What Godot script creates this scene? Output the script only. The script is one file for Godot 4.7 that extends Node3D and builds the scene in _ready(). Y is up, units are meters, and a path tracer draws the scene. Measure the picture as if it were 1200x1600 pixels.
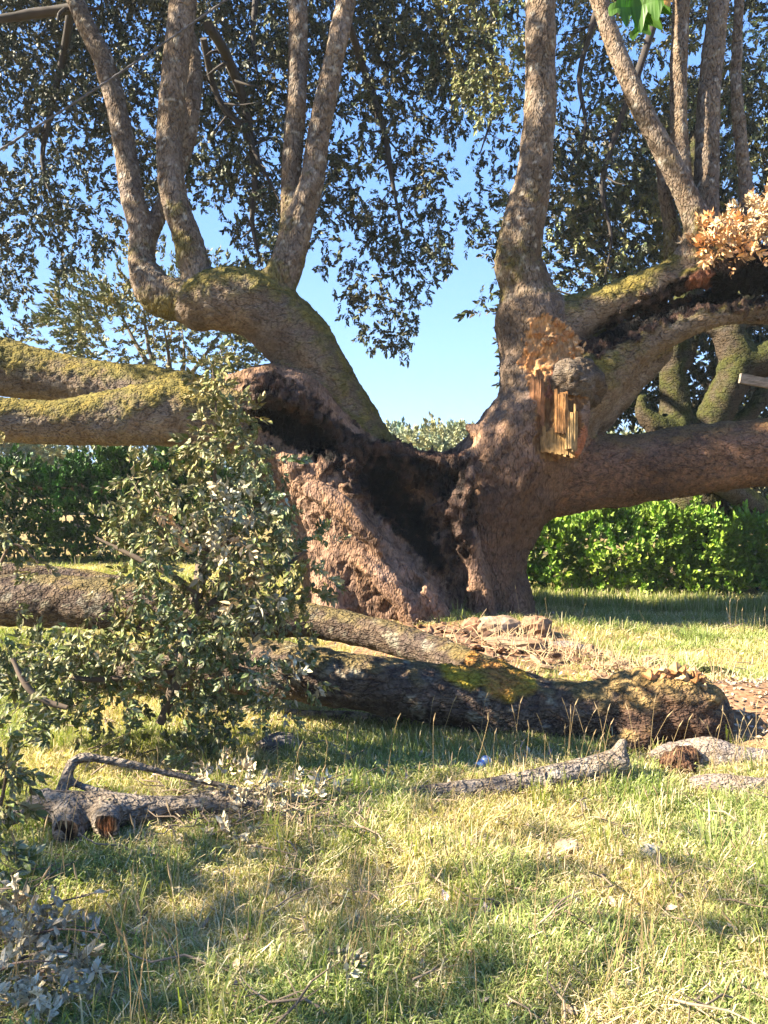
extends Node3D
# A broken, burnt old holm oak in a dry meadow. World units are metres, the eye stands at (0, EYE, 0) looking along -z.

const F := 1255.7
const EYE := 1.65
const PITCH := -0.048
const SUN := Vector3(-0.79, 0.58, 0.11)

var rng := RandomNumberGenerator.new()
var nz := FastNoiseLite.new()      # soft simplex
var rz := FastNoiseLite.new()      # ridged
var cz := FastNoiseLite.new()      # cellular
var M := {}
var taken := {}

# ------------------------------------------------------------------ placing
func px(u: float, v: float, d: float) -> Vector3:
	var x := (u - 600.0) / F * d
	var y := (800.0 - v) / F * d
	return Vector3(x, EYE + y * cos(PITCH) + d * sin(PITCH), y * sin(PITCH) - d * cos(PITCH))

func gdist(v: float) -> float:
	return -EYE / ((800.0 - v) / F * cos(PITCH) + sin(PITCH))

func gh(x: float, z: float) -> float:
	var near := clampf(1.0 - (Vector2(x, z).length() - 14.0) / 20.0, 0.0, 1.0)
	var h := near * (0.035 * nz.get_noise_2d(x * 0.9, z * 0.9) + 0.05 * nz.get_noise_2d(x * 0.25 + 40.0, z * 0.25))
	var m1 := Vector2((x - 2.55) / 1.2, (z + 5.45) / 0.75).length_squared()      # litter mound behind the stump
	h += 0.18 * exp(-m1 * 1.3)
	var m2 := Vector2((x - 0.7) / 1.7, (z + 8.0) / 0.9).length_squared()       # debris round the trunk
	h += 0.16 * exp(-m2 * 1.2)
	var m3 := Vector2((x - 1.0) / 1.25, (z + 6.75) / 0.8).length_squared()     # rotten wood heaped behind the fallen trunk
	h += 0.13 * exp(-m3 * 1.2) * (1.0 + 0.4 * nz.get_noise_2d(x * 4.0, z * 4.0))
	return h

func gp(u: float, v: float, up := 0.0) -> Vector3:      # the point of the meadow seen at a pixel
	var p := px(u, v, gdist(v))
	p.y = gh(p.x, p.z) + up
	return p

# ------------------------------------------------------------------ naming
func numbered(called: String) -> String:
	var n: int = taken.get(called, 0)
	taken[called] = n + 1
	return called if n == 0 else "%s_%03d" % [called, n]

func tag(o: Node3D, label: String, category: String, group := "") -> Node3D:
	o.set_meta("label", label)
	o.set_meta("category", category)
	if group: o.set_meta("group", group)
	return o

func thing(called: String, label: String, category: String, at := Vector3.ZERO, group := "") -> Node3D:
	var o := Node3D.new()
	o.name = numbered(called)
	add_child(o)
	o.position = at
	return tag(o, label, category, group)

func mesh_node(called: String, mesh: Mesh, mat: Material, parent: Node3D = null, xf := Transform3D()) -> MeshInstance3D:
	var o := MeshInstance3D.new()
	o.mesh = mesh
	o.material_override = mat
	if parent == null:
		o.name = numbered(called)
		add_child(o)
	else:
		o.name = called
		parent.add_child(o, true)
	o.transform = xf
	return o

func scatter(called: String, mesh: Mesh, mat: Material, parent: Node3D, xfs: Array[Transform3D], cols: PackedColorArray) -> MultiMeshInstance3D:
	var mm := MultiMesh.new()
	mm.transform_format = MultiMesh.TRANSFORM_3D
	mm.use_colors = true
	mm.mesh = mesh
	mm.instance_count = xfs.size()
	for i in xfs.size():
		mm.set_instance_transform(i, xfs[i])
		mm.set_instance_color(i, cols[i])
	var o := MultiMeshInstance3D.new()
	o.multimesh = mm
	o.material_override = mat
	o.set_meta("kind", "stuff")
	if parent == null:
		o.name = numbered(called)
		add_child(o)
	else:
		o.name = called
		parent.add_child(o, true)
	return o

# ------------------------------------------------------------------ mesh helpers
class Geo:
	var v := PackedVector3Array()
	var n := PackedVector3Array()
	var c := PackedColorArray()
	func tri(a: Vector3, b: Vector3, d: Vector3, ca: Color, cb: Color, cd: Color) -> void:
		# front faces run clockwise
		var nn := (d - a).cross(b - a).normalized()
		v.append(a); v.append(b); v.append(d)
		n.append(nn); n.append(nn); n.append(nn)
		c.append(ca); c.append(cb); c.append(cd)
	func quad(a: Vector3, b: Vector3, d: Vector3, e: Vector3, ca: Color, cb: Color) -> void:
		tri(a, b, d, ca, ca, cb)
		tri(a, d, e, ca, cb, cb)
	func add(o: Geo, xf: Transform3D, tint := Color.WHITE) -> void:
		for i in o.v.size():
			v.append(xf * o.v[i])
			n.append((xf.basis * o.n[i]).normalized())
			c.append(o.c[i] * tint)
	func mesh() -> ArrayMesh:
		var a := []
		a.resize(Mesh.ARRAY_MAX)
		a[Mesh.ARRAY_VERTEX] = v
		a[Mesh.ARRAY_NORMAL] = n
		a[Mesh.ARRAY_COLOR] = c
		var m := ArrayMesh.new()
		m.add_surface_from_arrays(Mesh.PRIMITIVE_TRIANGLES, a)
		return m

func catmull(p: Array, i: int, t: float) -> Variant:
	var a = p[maxi(i - 1, 0)]
	var b = p[i]
	var c = p[i + 1]
	var d = p[mini(i + 2, p.size() - 1)]
	return 0.5 * ((2.0 * b) + (c - a) * t + (2.0 * a - 5.0 * b + 4.0 * c - d) * t * t + (3.0 * b - a - 3.0 * c + d) * t * t * t)

# a tapering round branch through points [Vector4(x, y, z, radius)]
func tube(g: Geo, pts: Array, col: Color, sides := 7, steps := 4, rough := 0.0, capped := true) -> void:
	var rows: Array[PackedVector3Array] = []
	var norms: Array[PackedVector3Array] = []
	var line: Array[Vector4] = []
	for i in pts.size() - 1:
		for k in steps:
			line.append(catmull(pts, i, float(k) / steps))
	line.append(pts[pts.size() - 1])
	var up := Vector3(0.31, 0.9, 0.27).normalized()
	for i in line.size():
		var a: Vector4 = line[maxi(i - 1, 0)]
		var b: Vector4 = line[mini(i + 1, line.size() - 1)]
		var dir := Vector3(b.x - a.x, b.y - a.y, b.z - a.z).normalized()
		var s := dir.cross(up)
		if s.length() < 0.05: s = dir.cross(Vector3(1, 0.1, 0))
		s = s.normalized()
		up = s.cross(dir).normalized()
		var row := PackedVector3Array()
		var nr := PackedVector3Array()
		var at := Vector3(line[i].x, line[i].y, line[i].z)
		for k in sides:
			var an := TAU * k / sides
			var o := s * cos(an) + up * sin(an)
			var r := line[i].w
			if rough > 0.0:
				r *= 1.0 + rough * nz.get_noise_3dv((at + o * r) * 9.0)
			row.append(at + o * r)
			nr.append(o)
		rows.append(row)
		norms.append(nr)
	for i in rows.size() - 1:
		for k in sides:
			var k2 := (k + 1) % sides
			for q in [[i, k], [i, k2], [i + 1, k2], [i, k], [i + 1, k2], [i + 1, k]]:
				g.v.append(rows[q[0]][q[1]])
				g.n.append(norms[q[0]][q[1]])
				var w := 0.8 + 0.4 * nz.get_noise_3dv(rows[q[0]][q[1]] * 14.0)
				g.c.append(col * w)
	if capped:
		for e in [0, rows.size() - 1]:
			var mid := Vector3(line[e].x, line[e].y, line[e].z)
			for k in sides:
				var k2 := (k + 1) % sides
				if e == 0: g.tri(mid, rows[e][k2], rows[e][k], col, col, col)
				else: g.tri(mid, rows[e][k], rows[e][k2], col, col, col)

func v4(p: Vector3, r: float) -> Vector4:
	return Vector4(p.x, p.y, p.z, r)

# pixel list [[u, v, radius in pixels, distance]] -> points with radii in metres
func track(list: Array) -> Array:
	var out := []
	for q in list:
		out.append(v4(px(q[0], q[1], q[3]), q[2] * q[3] / F))
	return out

# one leaf along +z, its face up (+y): a folded blade with a paler underside
func leaf_geo(length: float, width: float, fold: float, curl: float, top: Color, under: Color, wavy := 0.0) -> Geo:
	var g := Geo.new()
	var ts := [0.0, 0.28, 0.62, 1.0]
	var ws := [0.06, 0.92, 0.86, 0.0]
	var mid: Array[Vector3] = []
	var le: Array[Vector3] = []
	var ri: Array[Vector3] = []
	for i in 4:
		var t: float = ts[i]
		var w: float = ws[i] * width * 0.5
		var m := Vector3(0, -curl * length * t * t, length * t)
		mid.append(m)
		le.append(m + Vector3(-w, w * fold + wavy * w * (1 if i == 1 else -1), 0))
		ri.append(m + Vector3(w, w * fold - wavy * w * (1 if i == 1 else -1), 0))
	var dn := Vector3(0, -0.0007, 0)
	for i in 3:
		g.quad(mid[i], mid[i + 1], le[i + 1], le[i], top, top)
		g.quad(ri[i], ri[i + 1], mid[i + 1], mid[i], top * 1.05, top * 1.05)
		g.quad(le[i] + dn, le[i + 1] + dn, mid[i + 1] + dn, mid[i] + dn, under, under)
		g.quad(mid[i] + dn, mid[i + 1] + dn, ri[i + 1] + dn, ri[i] + dn, under, under)
	return g

# a twig along +z with leaves round it
func sprig_geo(seed_no: int, count: int, length: float, leaf_len: float, top: Color, under: Color, twig: Color, spread := 0.9) -> Geo:
	var r := RandomNumberGenerator.new()
	r.seed = seed_no
	var g := Geo.new()
	var tw := []
	for i in 3:
		tw.append(Vector4(r.randf_range(-0.01, 0.01), r.randf_range(-0.01, 0.01), length * i / 2.0, 0.0022 - 0.0006 * i))
	tube(g, tw, twig, 4, 1, 0.0, false)
	for i in count:
		var t := pow((i + 0.7) / count, 0.75)
		var an := i * 2.4 + r.randf_range(-0.4, 0.4)
		var open := spread * (1.15 - 0.6 * t) + r.randf_range(-0.2, 0.2)
		var dir := Vector3(cos(an) * sin(open), sin(an) * sin(open), cos(open)).normalized()
		var side := dir.cross(Vector3(0, 0, 1).rotated(Vector3(1, 0, 0), r.randf_range(-0.5, 0.5))).normalized()
		var b := Basis(side, dir.cross(side).normalized(), dir)
		b = b.rotated(dir, r.randf_range(-0.9, 0.9))
		var k := r.randf_range(0.7, 1.15)
		var lf := leaf_geo(leaf_len * k, leaf_len * k * r.randf_range(0.42, 0.56), r.randf_range(0.1, 0.5), r.randf_range(-0.05, 0.3), top * r.randf_range(0.75, 1.25), under * r.randf_range(0.8, 1.15), r.randf_range(0.0, 0.25))
		g.add(lf, Transform3D(b, Vector3(0, 0, length * t)))
	return g

func aim(dir: Vector3, at: Vector3, size: float) -> Transform3D:
	var d := dir.normalized()
	var s := d.cross(Vector3.UP)
	if s.length() < 0.01: s = Vector3.RIGHT
	s = s.normalized()
	var b := Basis(s, s.cross(d) * -1.0, d)
	b = Basis(b.x, b.z.cross(b.x), b.z).rotated(d, rng.randf() * TAU)
	return Transform3D(b.scaled(Vector3.ONE * size), at)

func ball() -> Vector3:
	while true:
		var p := Vector3(rng.randf_range(-1, 1), rng.randf_range(-1, 1), rng.randf_range(-1, 1))
		if p.length_squared() <= 1.0: return p
	return Vector3.ZERO

# ------------------------------------------------------------------ solid wood by surface nets
# a body is {chains: [{part, k, kind, bones}], cuts: [{a, b, ra, rb}]}
func body() -> Dictionary:
	return {"chains": [], "cuts": [], "parts": []}

func grow(b: Dictionary, part: String, kind: int, k: float, list: Array, steps := 3) -> void:
	var pts := track(list)
	if kind == 2:
		for i in pts.size(): pts[i] = Vector4(pts[i].x, pts[i].y, pts[i].z, pts[i].w * 0.88)
	var line: Array[Vector4] = []
	for i in pts.size() - 1:
		for s in steps:
			line.append(catmull(pts, i, float(s) / steps))
	line.append(pts[pts.size() - 1])
	var at: int = b.parts.find(part) if part in ["trunk", "knob", "bark", "arching_limb", "bleached_wood"] else -1
	if at < 0:
		at = b.parts.size()
		b.parts.append(part)
	b.chains.append({"part": at, "kind": kind, "k": k, "line": line})

func cut(b: Dictionary, list: Array) -> void:
	var pts := track(list)
	for i in pts.size() - 1:
		b.cuts.append([pts[i], pts[i + 1]])

func build(b: Dictionary, root: Node3D, cell: float, mats: Callable, paint: Callable, region_names := {}) -> void:
	const N := 12
	var bA := PackedVector3Array()
	var bAB := PackedVector3Array()
	var binv := PackedFloat32Array()
	var bra := PackedFloat32Array()
	var bdr := PackedFloat32Array()
	var bch := PackedInt32Array()
	var bk := PackedFloat32Array()
	var bs := PackedFloat32Array()
	for ci in b.chains.size():
		var s := 0.0
		var line: Array[Vector4] = b.chains[ci].line
		for i in line.size() - 1:
			var p := Vector3(line[i].x, line[i].y, line[i].z)
			var q := Vector3(line[i + 1].x, line[i + 1].y, line[i + 1].z)
			var l := maxf((q - p).length(), 1e-4)
			bA.append(p); bAB.append(q - p); binv.append(1.0 / (l * l))
			bra.append(line[i].w); bdr.append(line[i + 1].w - line[i].w)
			bch.append(ci); bk.append(b.chains[ci].k); bs.append(s)
			s += l
	var side := cell * N
	var blocks := {}
	for i in bA.size():
		var r := maxf(bra[i], bra[i] + bdr[i]) + 0.08
		var lo := bA[i].min(bA[i] + bAB[i]) - Vector3.ONE * r
		var hi := bA[i].max(bA[i] + bAB[i]) + Vector3.ONE * r
		for x in range(floori(lo.x / side), floori(hi.x / side) + 1):
			for y in range(floori(lo.y / side), floori(hi.y / side) + 1):
				for z in range(floori(lo.z / side), floori(hi.z / side) + 1):
					blocks[Vector3i(x, y, z)] = true
	var vid := {}
	var verts := PackedVector3Array()
	var cols := PackedColorArray()
	var disp := PackedFloat32Array()
	var region := PackedInt32Array()
	var base_n := PackedVector3Array()
	var edges: Array[Vector4i] = []
	var half := side * 0.8661
	var C := N + 1
	for blk: Vector3i in blocks:
		var org := Vector3(blk) * side
		var mid := org + Vector3.ONE * side * 0.5
		# gather the bones that matter here
		var lst := PackedInt32Array()
		var dmin := 1e9
		for i in bA.size():
			var q := mid - bA[i]
			var t := clampf(q.dot(bAB[i]) * binv[i], 0.0, 1.0)
			var e := (q - bAB[i] * t).length() - bra[i] - bdr[i] * t
			if e < half + 0.14:
				lst.append(i)
				dmin = minf(dmin, e)
		if lst.is_empty() or dmin > half + 0.05: continue
		var cl := []
		for c in b.cuts:
			var a := Vector3(c[0].x, c[0].y, c[0].z)
			var ab := Vector3(c[1].x, c[1].y, c[1].z) - a
			var q2 := mid - a
			var t2 := clampf(q2.dot(ab) / maxf(ab.length_squared(), 1e-8), 0.0, 1.0)
			if (q2 - ab * t2).length() - lerpf(c[0].w, c[1].w, t2) < half + 0.1:
				cl.append([a, ab, 1.0 / maxf(ab.length_squared(), 1e-8), c[0].w, c[1].w - c[0].w])
		if dmin < -half - 0.15 and cl.is_empty(): continue
		var n := lst.size()
		var lA := PackedVector3Array(); var lAB := PackedVector3Array()
		var li := PackedFloat32Array(); var lr := PackedFloat32Array(); var ld := PackedFloat32Array(); var lk := PackedFloat32Array()
		var lc := PackedInt32Array()
		for i in lst:
			lA.append(bA[i]); lAB.append(bAB[i]); li.append(binv[i]); lr.append(bra[i]); ld.append(bdr[i]); lk.append(bk[i]); lc.append(bch[i])
		var fld := PackedFloat32Array()
		fld.resize(C * C * C)
		var at := 0
		for z in C:
			for y in C:
				for x in C:
					var p := org + Vector3(x, y, z) * cell
					var d := 1e3
					var cd := 1e3
					var cc := -1
					var kk := 0.05
					for i in n:
						if lc[i] != cc:
							if cc >= 0:
								var h := maxf(kk - absf(d - cd), 0.0) / kk
								d = minf(d, cd) - h * h * kk * 0.25
							cd = 1e3
							cc = lc[i]
							kk = lk[i]
						var q := p - lA[i]
						var t := clampf(q.dot(lAB[i]) * li[i], 0.0, 1.0)
						var e := (q - lAB[i] * t).length() - lr[i] - ld[i] * t
						if e < cd: cd = e
					var h2 := maxf(kk - absf(d - cd), 0.0) / kk
					d = minf(d, cd) - h2 * h2 * kk * 0.25
					for c in cl:
						var q3: Vector3 = p - c[0]
						var t3 := clampf(q3.dot(c[1]) * c[2], 0.0, 1.0)
						var e3: float = c[3] + c[4] * t3 - (q3 - c[1] * t3).length()
						var h3 := maxf(0.06 - absf(d - e3), 0.0) / 0.06
						d = maxf(d, e3) + h3 * h3 * 0.015
					fld[at] = d
					at += 1
		# vertices and crossed edges
		for z in N:
			for y in N:
				for x in N:
					var i0 := x + C * (y + C * z)
					var f0 := fld[i0]
					var f1 := fld[i0 + 1]
					var f2 := fld[i0 + C]
					var f4 := fld[i0 + C * C]
					var c0 := f0 < 0.0
					if c0 != (f1 < 0.0): edges.append(Vector4i(blk.x * N + x, blk.y * N + y, blk.z * N + z, 0 if c0 else 3))
					if c0 != (f2 < 0.0): edges.append(Vector4i(blk.x * N + x, blk.y * N + y, blk.z * N + z, 1 if c0 else 4))
					if c0 != (f4 < 0.0): edges.append(Vector4i(blk.x * N + x, blk.y * N + y, blk.z * N + z, 2 if c0 else 5))
					var f3 := fld[i0 + C + 1]
					var f5 := fld[i0 + C * C + 1]
					var f6 := fld[i0 + C * C + C]
					var f7 := fld[i0 + C * C + C + 1]
					var ins := int(c0) + int(f1 < 0.0) + int(f2 < 0.0) + int(f3 < 0.0) + int(f4 < 0.0) + int(f5 < 0.0) + int(f6 < 0.0) + int(f7 < 0.0)
					if ins == 0 or ins == 8: continue
					var sum := Vector3.ZERO
					var cnt := 0
					for ed in [[f0, f1, 0, 0, 0, 0], [f2, f3, 0, 1, 0, 0], [f4, f5, 0, 0, 1, 0], [f6, f7, 0, 1, 1, 0], [f0, f2, 0, 0, 0, 1], [f1, f3, 1, 0, 0, 1], [f4, f6, 0, 0, 1, 1], [f5, f7, 1, 0, 1, 1], [f0, f4, 0, 0, 0, 2], [f1, f5, 1, 0, 0, 2], [f2, f6, 0, 1, 0, 2], [f3, f7, 1, 1, 0, 2]]:
						if (ed[0] < 0.0) != (ed[1] < 0.0):
							var tt: float = ed[0] / (ed[0] - ed[1])
							var v := Vector3(ed[2], ed[3], ed[4])
							v[ed[5]] += tt
							sum += v
							cnt += 1
					var loc := sum / cnt
					var p := org + (Vector3(x, y, z) + loc) * cell
					var nn := Vector3(f1 + f3 + f5 + f7 - f0 - f2 - f4 - f6, f2 + f3 + f6 + f7 - f0 - f1 - f4 - f5, f4 + f5 + f6 + f7 - f0 - f1 - f2 - f3).normalized()
					# the bone it belongs to
					var best := 1e9
					var bi := 0
					var bt := 0.0
					for i in n:
						var q := p - lA[i]
						var t := clampf(q.dot(lAB[i]) * li[i], 0.0, 1.0)
						var e := (q - lAB[i] * t).length() - lr[i] - ld[i] * t
						if e < best:
							best = e; bi = i; bt = t
					var gi := lst[bi]
					var along := bAB[gi] * sqrt(binv[gi])
					var perp := p - bA[gi] - bAB[gi] * bt
					var ch: Dictionary = b.chains[bch[gi]]
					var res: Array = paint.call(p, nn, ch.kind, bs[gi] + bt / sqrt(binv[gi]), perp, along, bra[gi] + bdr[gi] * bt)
					vid[Vector3i(blk.x * N + x, blk.y * N + y, blk.z * N + z)] = verts.size()
					verts.append(p)
					base_n.append(nn)
					disp.append(res[0])
					cols.append(res[1])
					region.append(res[2] if res[2] >= 1000 else int(ch.part))
	for i in verts.size():
		verts[i] += base_n[i] * disp[i]
	# faces
	var idx := {}
	var norm := PackedVector3Array()
	norm.resize(verts.size())
	for e in edges:
		var ax := e.w % 3
		var o := Vector3i(e.x, e.y, e.z)
		var u := Vector3i.ZERO
		var w := Vector3i.ZERO
		u[(ax + 1) % 3] = 1
		w[(ax + 2) % 3] = 1
		var a: int = vid.get(o, -1)
		var bb: int = vid.get(o - u, -1)
		var c: int = vid.get(o - u - w, -1)
		var d: int = vid.get(o - w, -1)
		if a < 0 or bb < 0 or c < 0 or d < 0: continue
		if e.w >= 3:
			var tmp := bb
			bb = d
			d = tmp
		# a, bb, c, d run counter-clockwise seen from outside; godot wants clockwise
		var fn := (verts[c] - verts[a]).cross(verts[d] - verts[bb])
		norm[a] += fn; norm[bb] += fn; norm[c] += fn; norm[d] += fn
		var rg := region[a]
		if not idx.has(rg): idx[rg] = PackedInt32Array()
		var ii: PackedInt32Array = idx[rg]
		ii.append_array(PackedInt32Array([a, c, bb, a, d, c]))
		idx[rg] = ii
	var order := idx.keys()
	order.sort()
	for rg: int in order:
		var remap := {}
		var pv := PackedVector3Array(); var pn := PackedVector3Array(); var pc := PackedColorArray(); var pi := PackedInt32Array()
		for i in idx[rg]:
			if not remap.has(i):
				remap[i] = pv.size()
				pv.append(verts[i] - root.position); pn.append(norm[i].normalized()); pc.append(cols[i])
			pi.append(remap[i])
		var arr := []
		arr.resize(Mesh.ARRAY_MAX)
		arr[Mesh.ARRAY_VERTEX] = pv
		arr[Mesh.ARRAY_NORMAL] = pn
		arr[Mesh.ARRAY_COLOR] = pc
		arr[Mesh.ARRAY_INDEX] = pi
		var me := ArrayMesh.new()
		me.add_surface_from_arrays(Mesh.PRIMITIVE_TRIANGLES, arr)
		var called: String = region_names[rg] if rg >= 1000 else b.parts[rg]
		mesh_node(called, me, mats.call(called), root)

# ------------------------------------------------------------------ materials
func noise(seed_no: int, type: int, freq: float, oct := 4) -> FastNoiseLite:
	var n := FastNoiseLite.new()
	n.seed = seed_no
	n.noise_type = type
	n.frequency = freq
	n.fractal_octaves = oct
	n.fractal_type = FastNoiseLite.FRACTAL_FBM
	return n

# [albedo, height] textures of cracked bark: plates between fissures
func bark_textures(seed_no: int, size: int, freq: float, crack: float) -> Array:
	var cell := noise(seed_no, FastNoiseLite.TYPE_CELLULAR, freq, 2)
	cell.cellular_return_type = FastNoiseLite.RETURN_DISTANCE2_SUB
	cell.cellular_jitter = 1.0
	cell.domain_warp_enabled = true
	cell.domain_warp_amplitude = 14.0
	cell.domain_warp_frequency = freq * 1.6
	var fine := noise(seed_no + 1, FastNoiseLite.TYPE_SIMPLEX_SMOOTH, freq * 3.0, 5)
	var big := noise(seed_no + 2, FastNoiseLite.TYPE_SIMPLEX_SMOOTH, freq * 0.25, 3)
	var a := cell.get_seamless_image(size, size)
	var b := fine.get_seamless_image(size, size)
	var c := big.get_seamless_image(size, size)
	var al := Image.create(size, size, false, Image.FORMAT_RGB8)
	var he := Image.create(size, size, false, Image.FORMAT_RGB8)
	for y in size:
		for x in size:
			var p := a.get_pixel(x, y).r
			var f := b.get_pixel(x, y).r
			var g := c.get_pixel(x, y).r
			var plate := smoothstep(0.0, crack, p)
			var h := plate * 0.62 + f * 0.38
			var v := (0.74 + 0.26 * plate) * (0.66 + 0.5 * f)
			al.set_pixel(x, y, Color(v * (0.93 + 0.14 * g), v * (0.95 + 0.06 * g), v * (1.02 - 0.12 * g)).clamp())
			he.set_pixel(x, y, Color(h, h, h).clamp())
	return [ImageTexture.create_from_image(al), ImageTexture.create_from_image(he)]

func grain_texture(seed_no: int, size: int, freq: float, lo: float, hi: float, oct := 5) -> ImageTexture:
	var im := noise(seed_no, FastNoiseLite.TYPE_SIMPLEX_SMOOTH, freq, oct).get_seamless_image(size, size)
	var im2 := noise(seed_no + 7, FastNoiseLite.TYPE_SIMPLEX_SMOOTH, freq * 0.2, 2).get_seamless_image(size, size)
	var out := Image.create(size, size, false, Image.FORMAT_RGB8)
	for y in size:
		for x in size:
			var v := lerpf(lo, hi, im.get_pixel(x, y).r)
			var g := im2.get_pixel(x, y).r
			out.set_pixel(x, y, Color(v, v * (0.94 + 0.08 * g), v * (0.86 + 0.16 * g)).clamp())
	return ImageTexture.create_from_image(out)

func wood_mat(tex: Array, scale: Vector3, relief: float, rough := 0.92) -> StandardMaterial3D:
	var m := StandardMaterial3D.new()
	m.vertex_color_use_as_albedo = true
	m.albedo_texture = tex[0]
	m.uv1_triplanar = true
	m.uv1_world_triplanar = true
	m.uv1_scale = scale
	m.heightmap_enabled = true
	m.heightmap_texture = tex[1]
	m.heightmap_scale = relief
	m.roughness = rough
	m.metallic_specular = 0.25
	return m

func leaf_mat(rough: float, back: Color) -> StandardMaterial3D:
	var m := StandardMaterial3D.new()
	m.vertex_color_use_as_albedo = true
	m.roughness = rough
	m.metallic_specular = 0.32
	m.cull_mode = BaseMaterial3D.CULL_DISABLED
	if back.r + back.g > 0.0:
		m.backlight_enabled = true
		m.backlight = back
	return m

func materials() -> void:
	var bark := bark_textures(11, 512, 0.030, 0.22)
	var plates := bark_textures(31, 512, 0.036, 0.30)
	var rough := grain_texture(51, 512, 0.02, 0.55, 1.0)
	M.oak = wood_mat(bark, Vector3(1.1, 0.5, 1.1), 4.5)
	M.limb = wood_mat(bark, Vector3(0.7, 1.1, 1.1), 3.6)
	M.log = wood_mat(plates, Vector3(0.8, 1.5, 1.5), 4.0)
	M.grey = wood_mat(plates, Vector3(1.3, 2.4, 2.4), 2.0)
	M.char = wood_mat([grain_texture(71, 512, 0.03, 0.5, 1.0), bark[1]], Vector3(1.4, 0.6, 1.4), 7.0, 0.7)
	M.torn = wood_mat([rough, rough], Vector3(3.2, 0.9, 3.2), 2.2, 0.85)
	M.stone = wood_mat([rough, rough], Vector3(2.5, 2.5, 2.5), 1.0, 0.9)
	M.soil = wood_mat([grain_texture(91, 1024, 0.03, 0.5, 1.0), rough], Vector3(0.7, 0.7, 0.7), 2.0, 0.95)
	M.leaf = leaf_mat(0.52, Color(0.30, 0.38, 0.12))
	M.dryleaf = leaf_mat(0.6, Color(0.5, 0.36, 0.2))
	M.hedge = leaf_mat(0.38, Color(0.55, 0.75, 0.15))
	M.olive = leaf_mat(0.55, Color(0.3, 0.34, 0.2))
	M.grass = leaf_mat(0.62, Color(0.8, 0.85, 0.3))
	var tw := StandardMaterial3D.new()
	tw.vertex_color_use_as_albedo = true
	tw.roughness = 0.9
	M.twig = tw

# ------------------------------------------------------------------ the setting
func set_camera_and_light() -> void:
	var cam := Camera3D.new()
	cam.name = "camera"
	cam.position = Vector3(0, EYE, 0)
	cam.rotation.x = PITCH
	cam.keep_aspect = Camera3D.KEEP_HEIGHT
	cam.fov = rad_to_deg(2.0 * atan(800.0 / F))
	cam.near = 0.05
	cam.far = 900.0
	add_child(cam)
	var we := WorldEnvironment.new()
	we.name = "environment"
	var e := Environment.new()
	var sm := ProceduralSkyMaterial.new()
	sm.sky_top_color = Color(0.30, 0.47, 0.72)
	sm.sky_horizon_color = Color(0.57, 0.71, 0.86)
	sm.sky_curve = 0.17
	sm.ground_bottom_color = Color(0.25, 0.22, 0.15)
	sm.ground_horizon_color = Color(0.62, 0.70, 0.70)
	sm.sky_energy_multiplier = 0.68
	var sky := Sky.new()
	sky.sky_material = sm
	e.background_mode = Environment.BG_SKY
	e.sky = sky
	e.tonemap_mode = Environment.TONE_MAPPER_LINEAR
	e.tonemap_exposure = 6.4
	e.sdfgi_enabled = true
	e.ssao_enabled = true
	e.ssil_enabled = true
	e.fog_enabled = true
	e.fog_density = 0.0006
	e.fog_light_color = Color(0.82, 0.88, 0.92)
	we.environment = e
	add_child(we)
	var sun := DirectionalLight3D.new()
	sun.name = "sun"
	sun.light_color = Color(1.0, 0.94, 0.84)
	sun.light_energy = 1.6
	sun.light_angular_distance = 0.5
	sun.shadow_enabled = true
	add_child(sun)
	sun.look_at_from_position(SUN * 20.0, Vector3.ZERO)

# how dry, trodden or bare the meadow is at a point: x = dryness, y = grass cover
func meadow(x: float, z: float) -> Vector2:
	var dry := 0.57 + 0.65 * nz.get_noise_2d(x * 0.8 + 11.0, z * 0.8) + 0.35 * nz.get_noise_2d(x * 3.0, z * 3.0 + 70.0)
	var cover := 1.0
	cover -= 1.9 * exp(-1.4 * Vector2((x - 2.5) / 1.25, (z + 5.3) / 0.75).length_squared())
	cover -= 1.5 * exp(-1.5 * Vector2((x - 0.75) / 1.6, (z + 7.1) / 1.35).length_squared())
	cover += 0.3 * nz.get_noise_2d(x * 1.7 - 30.0, z * 1.7)
	return Vector2(clampf(dry, 0, 1), clampf(cover, 0, 1))

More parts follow.
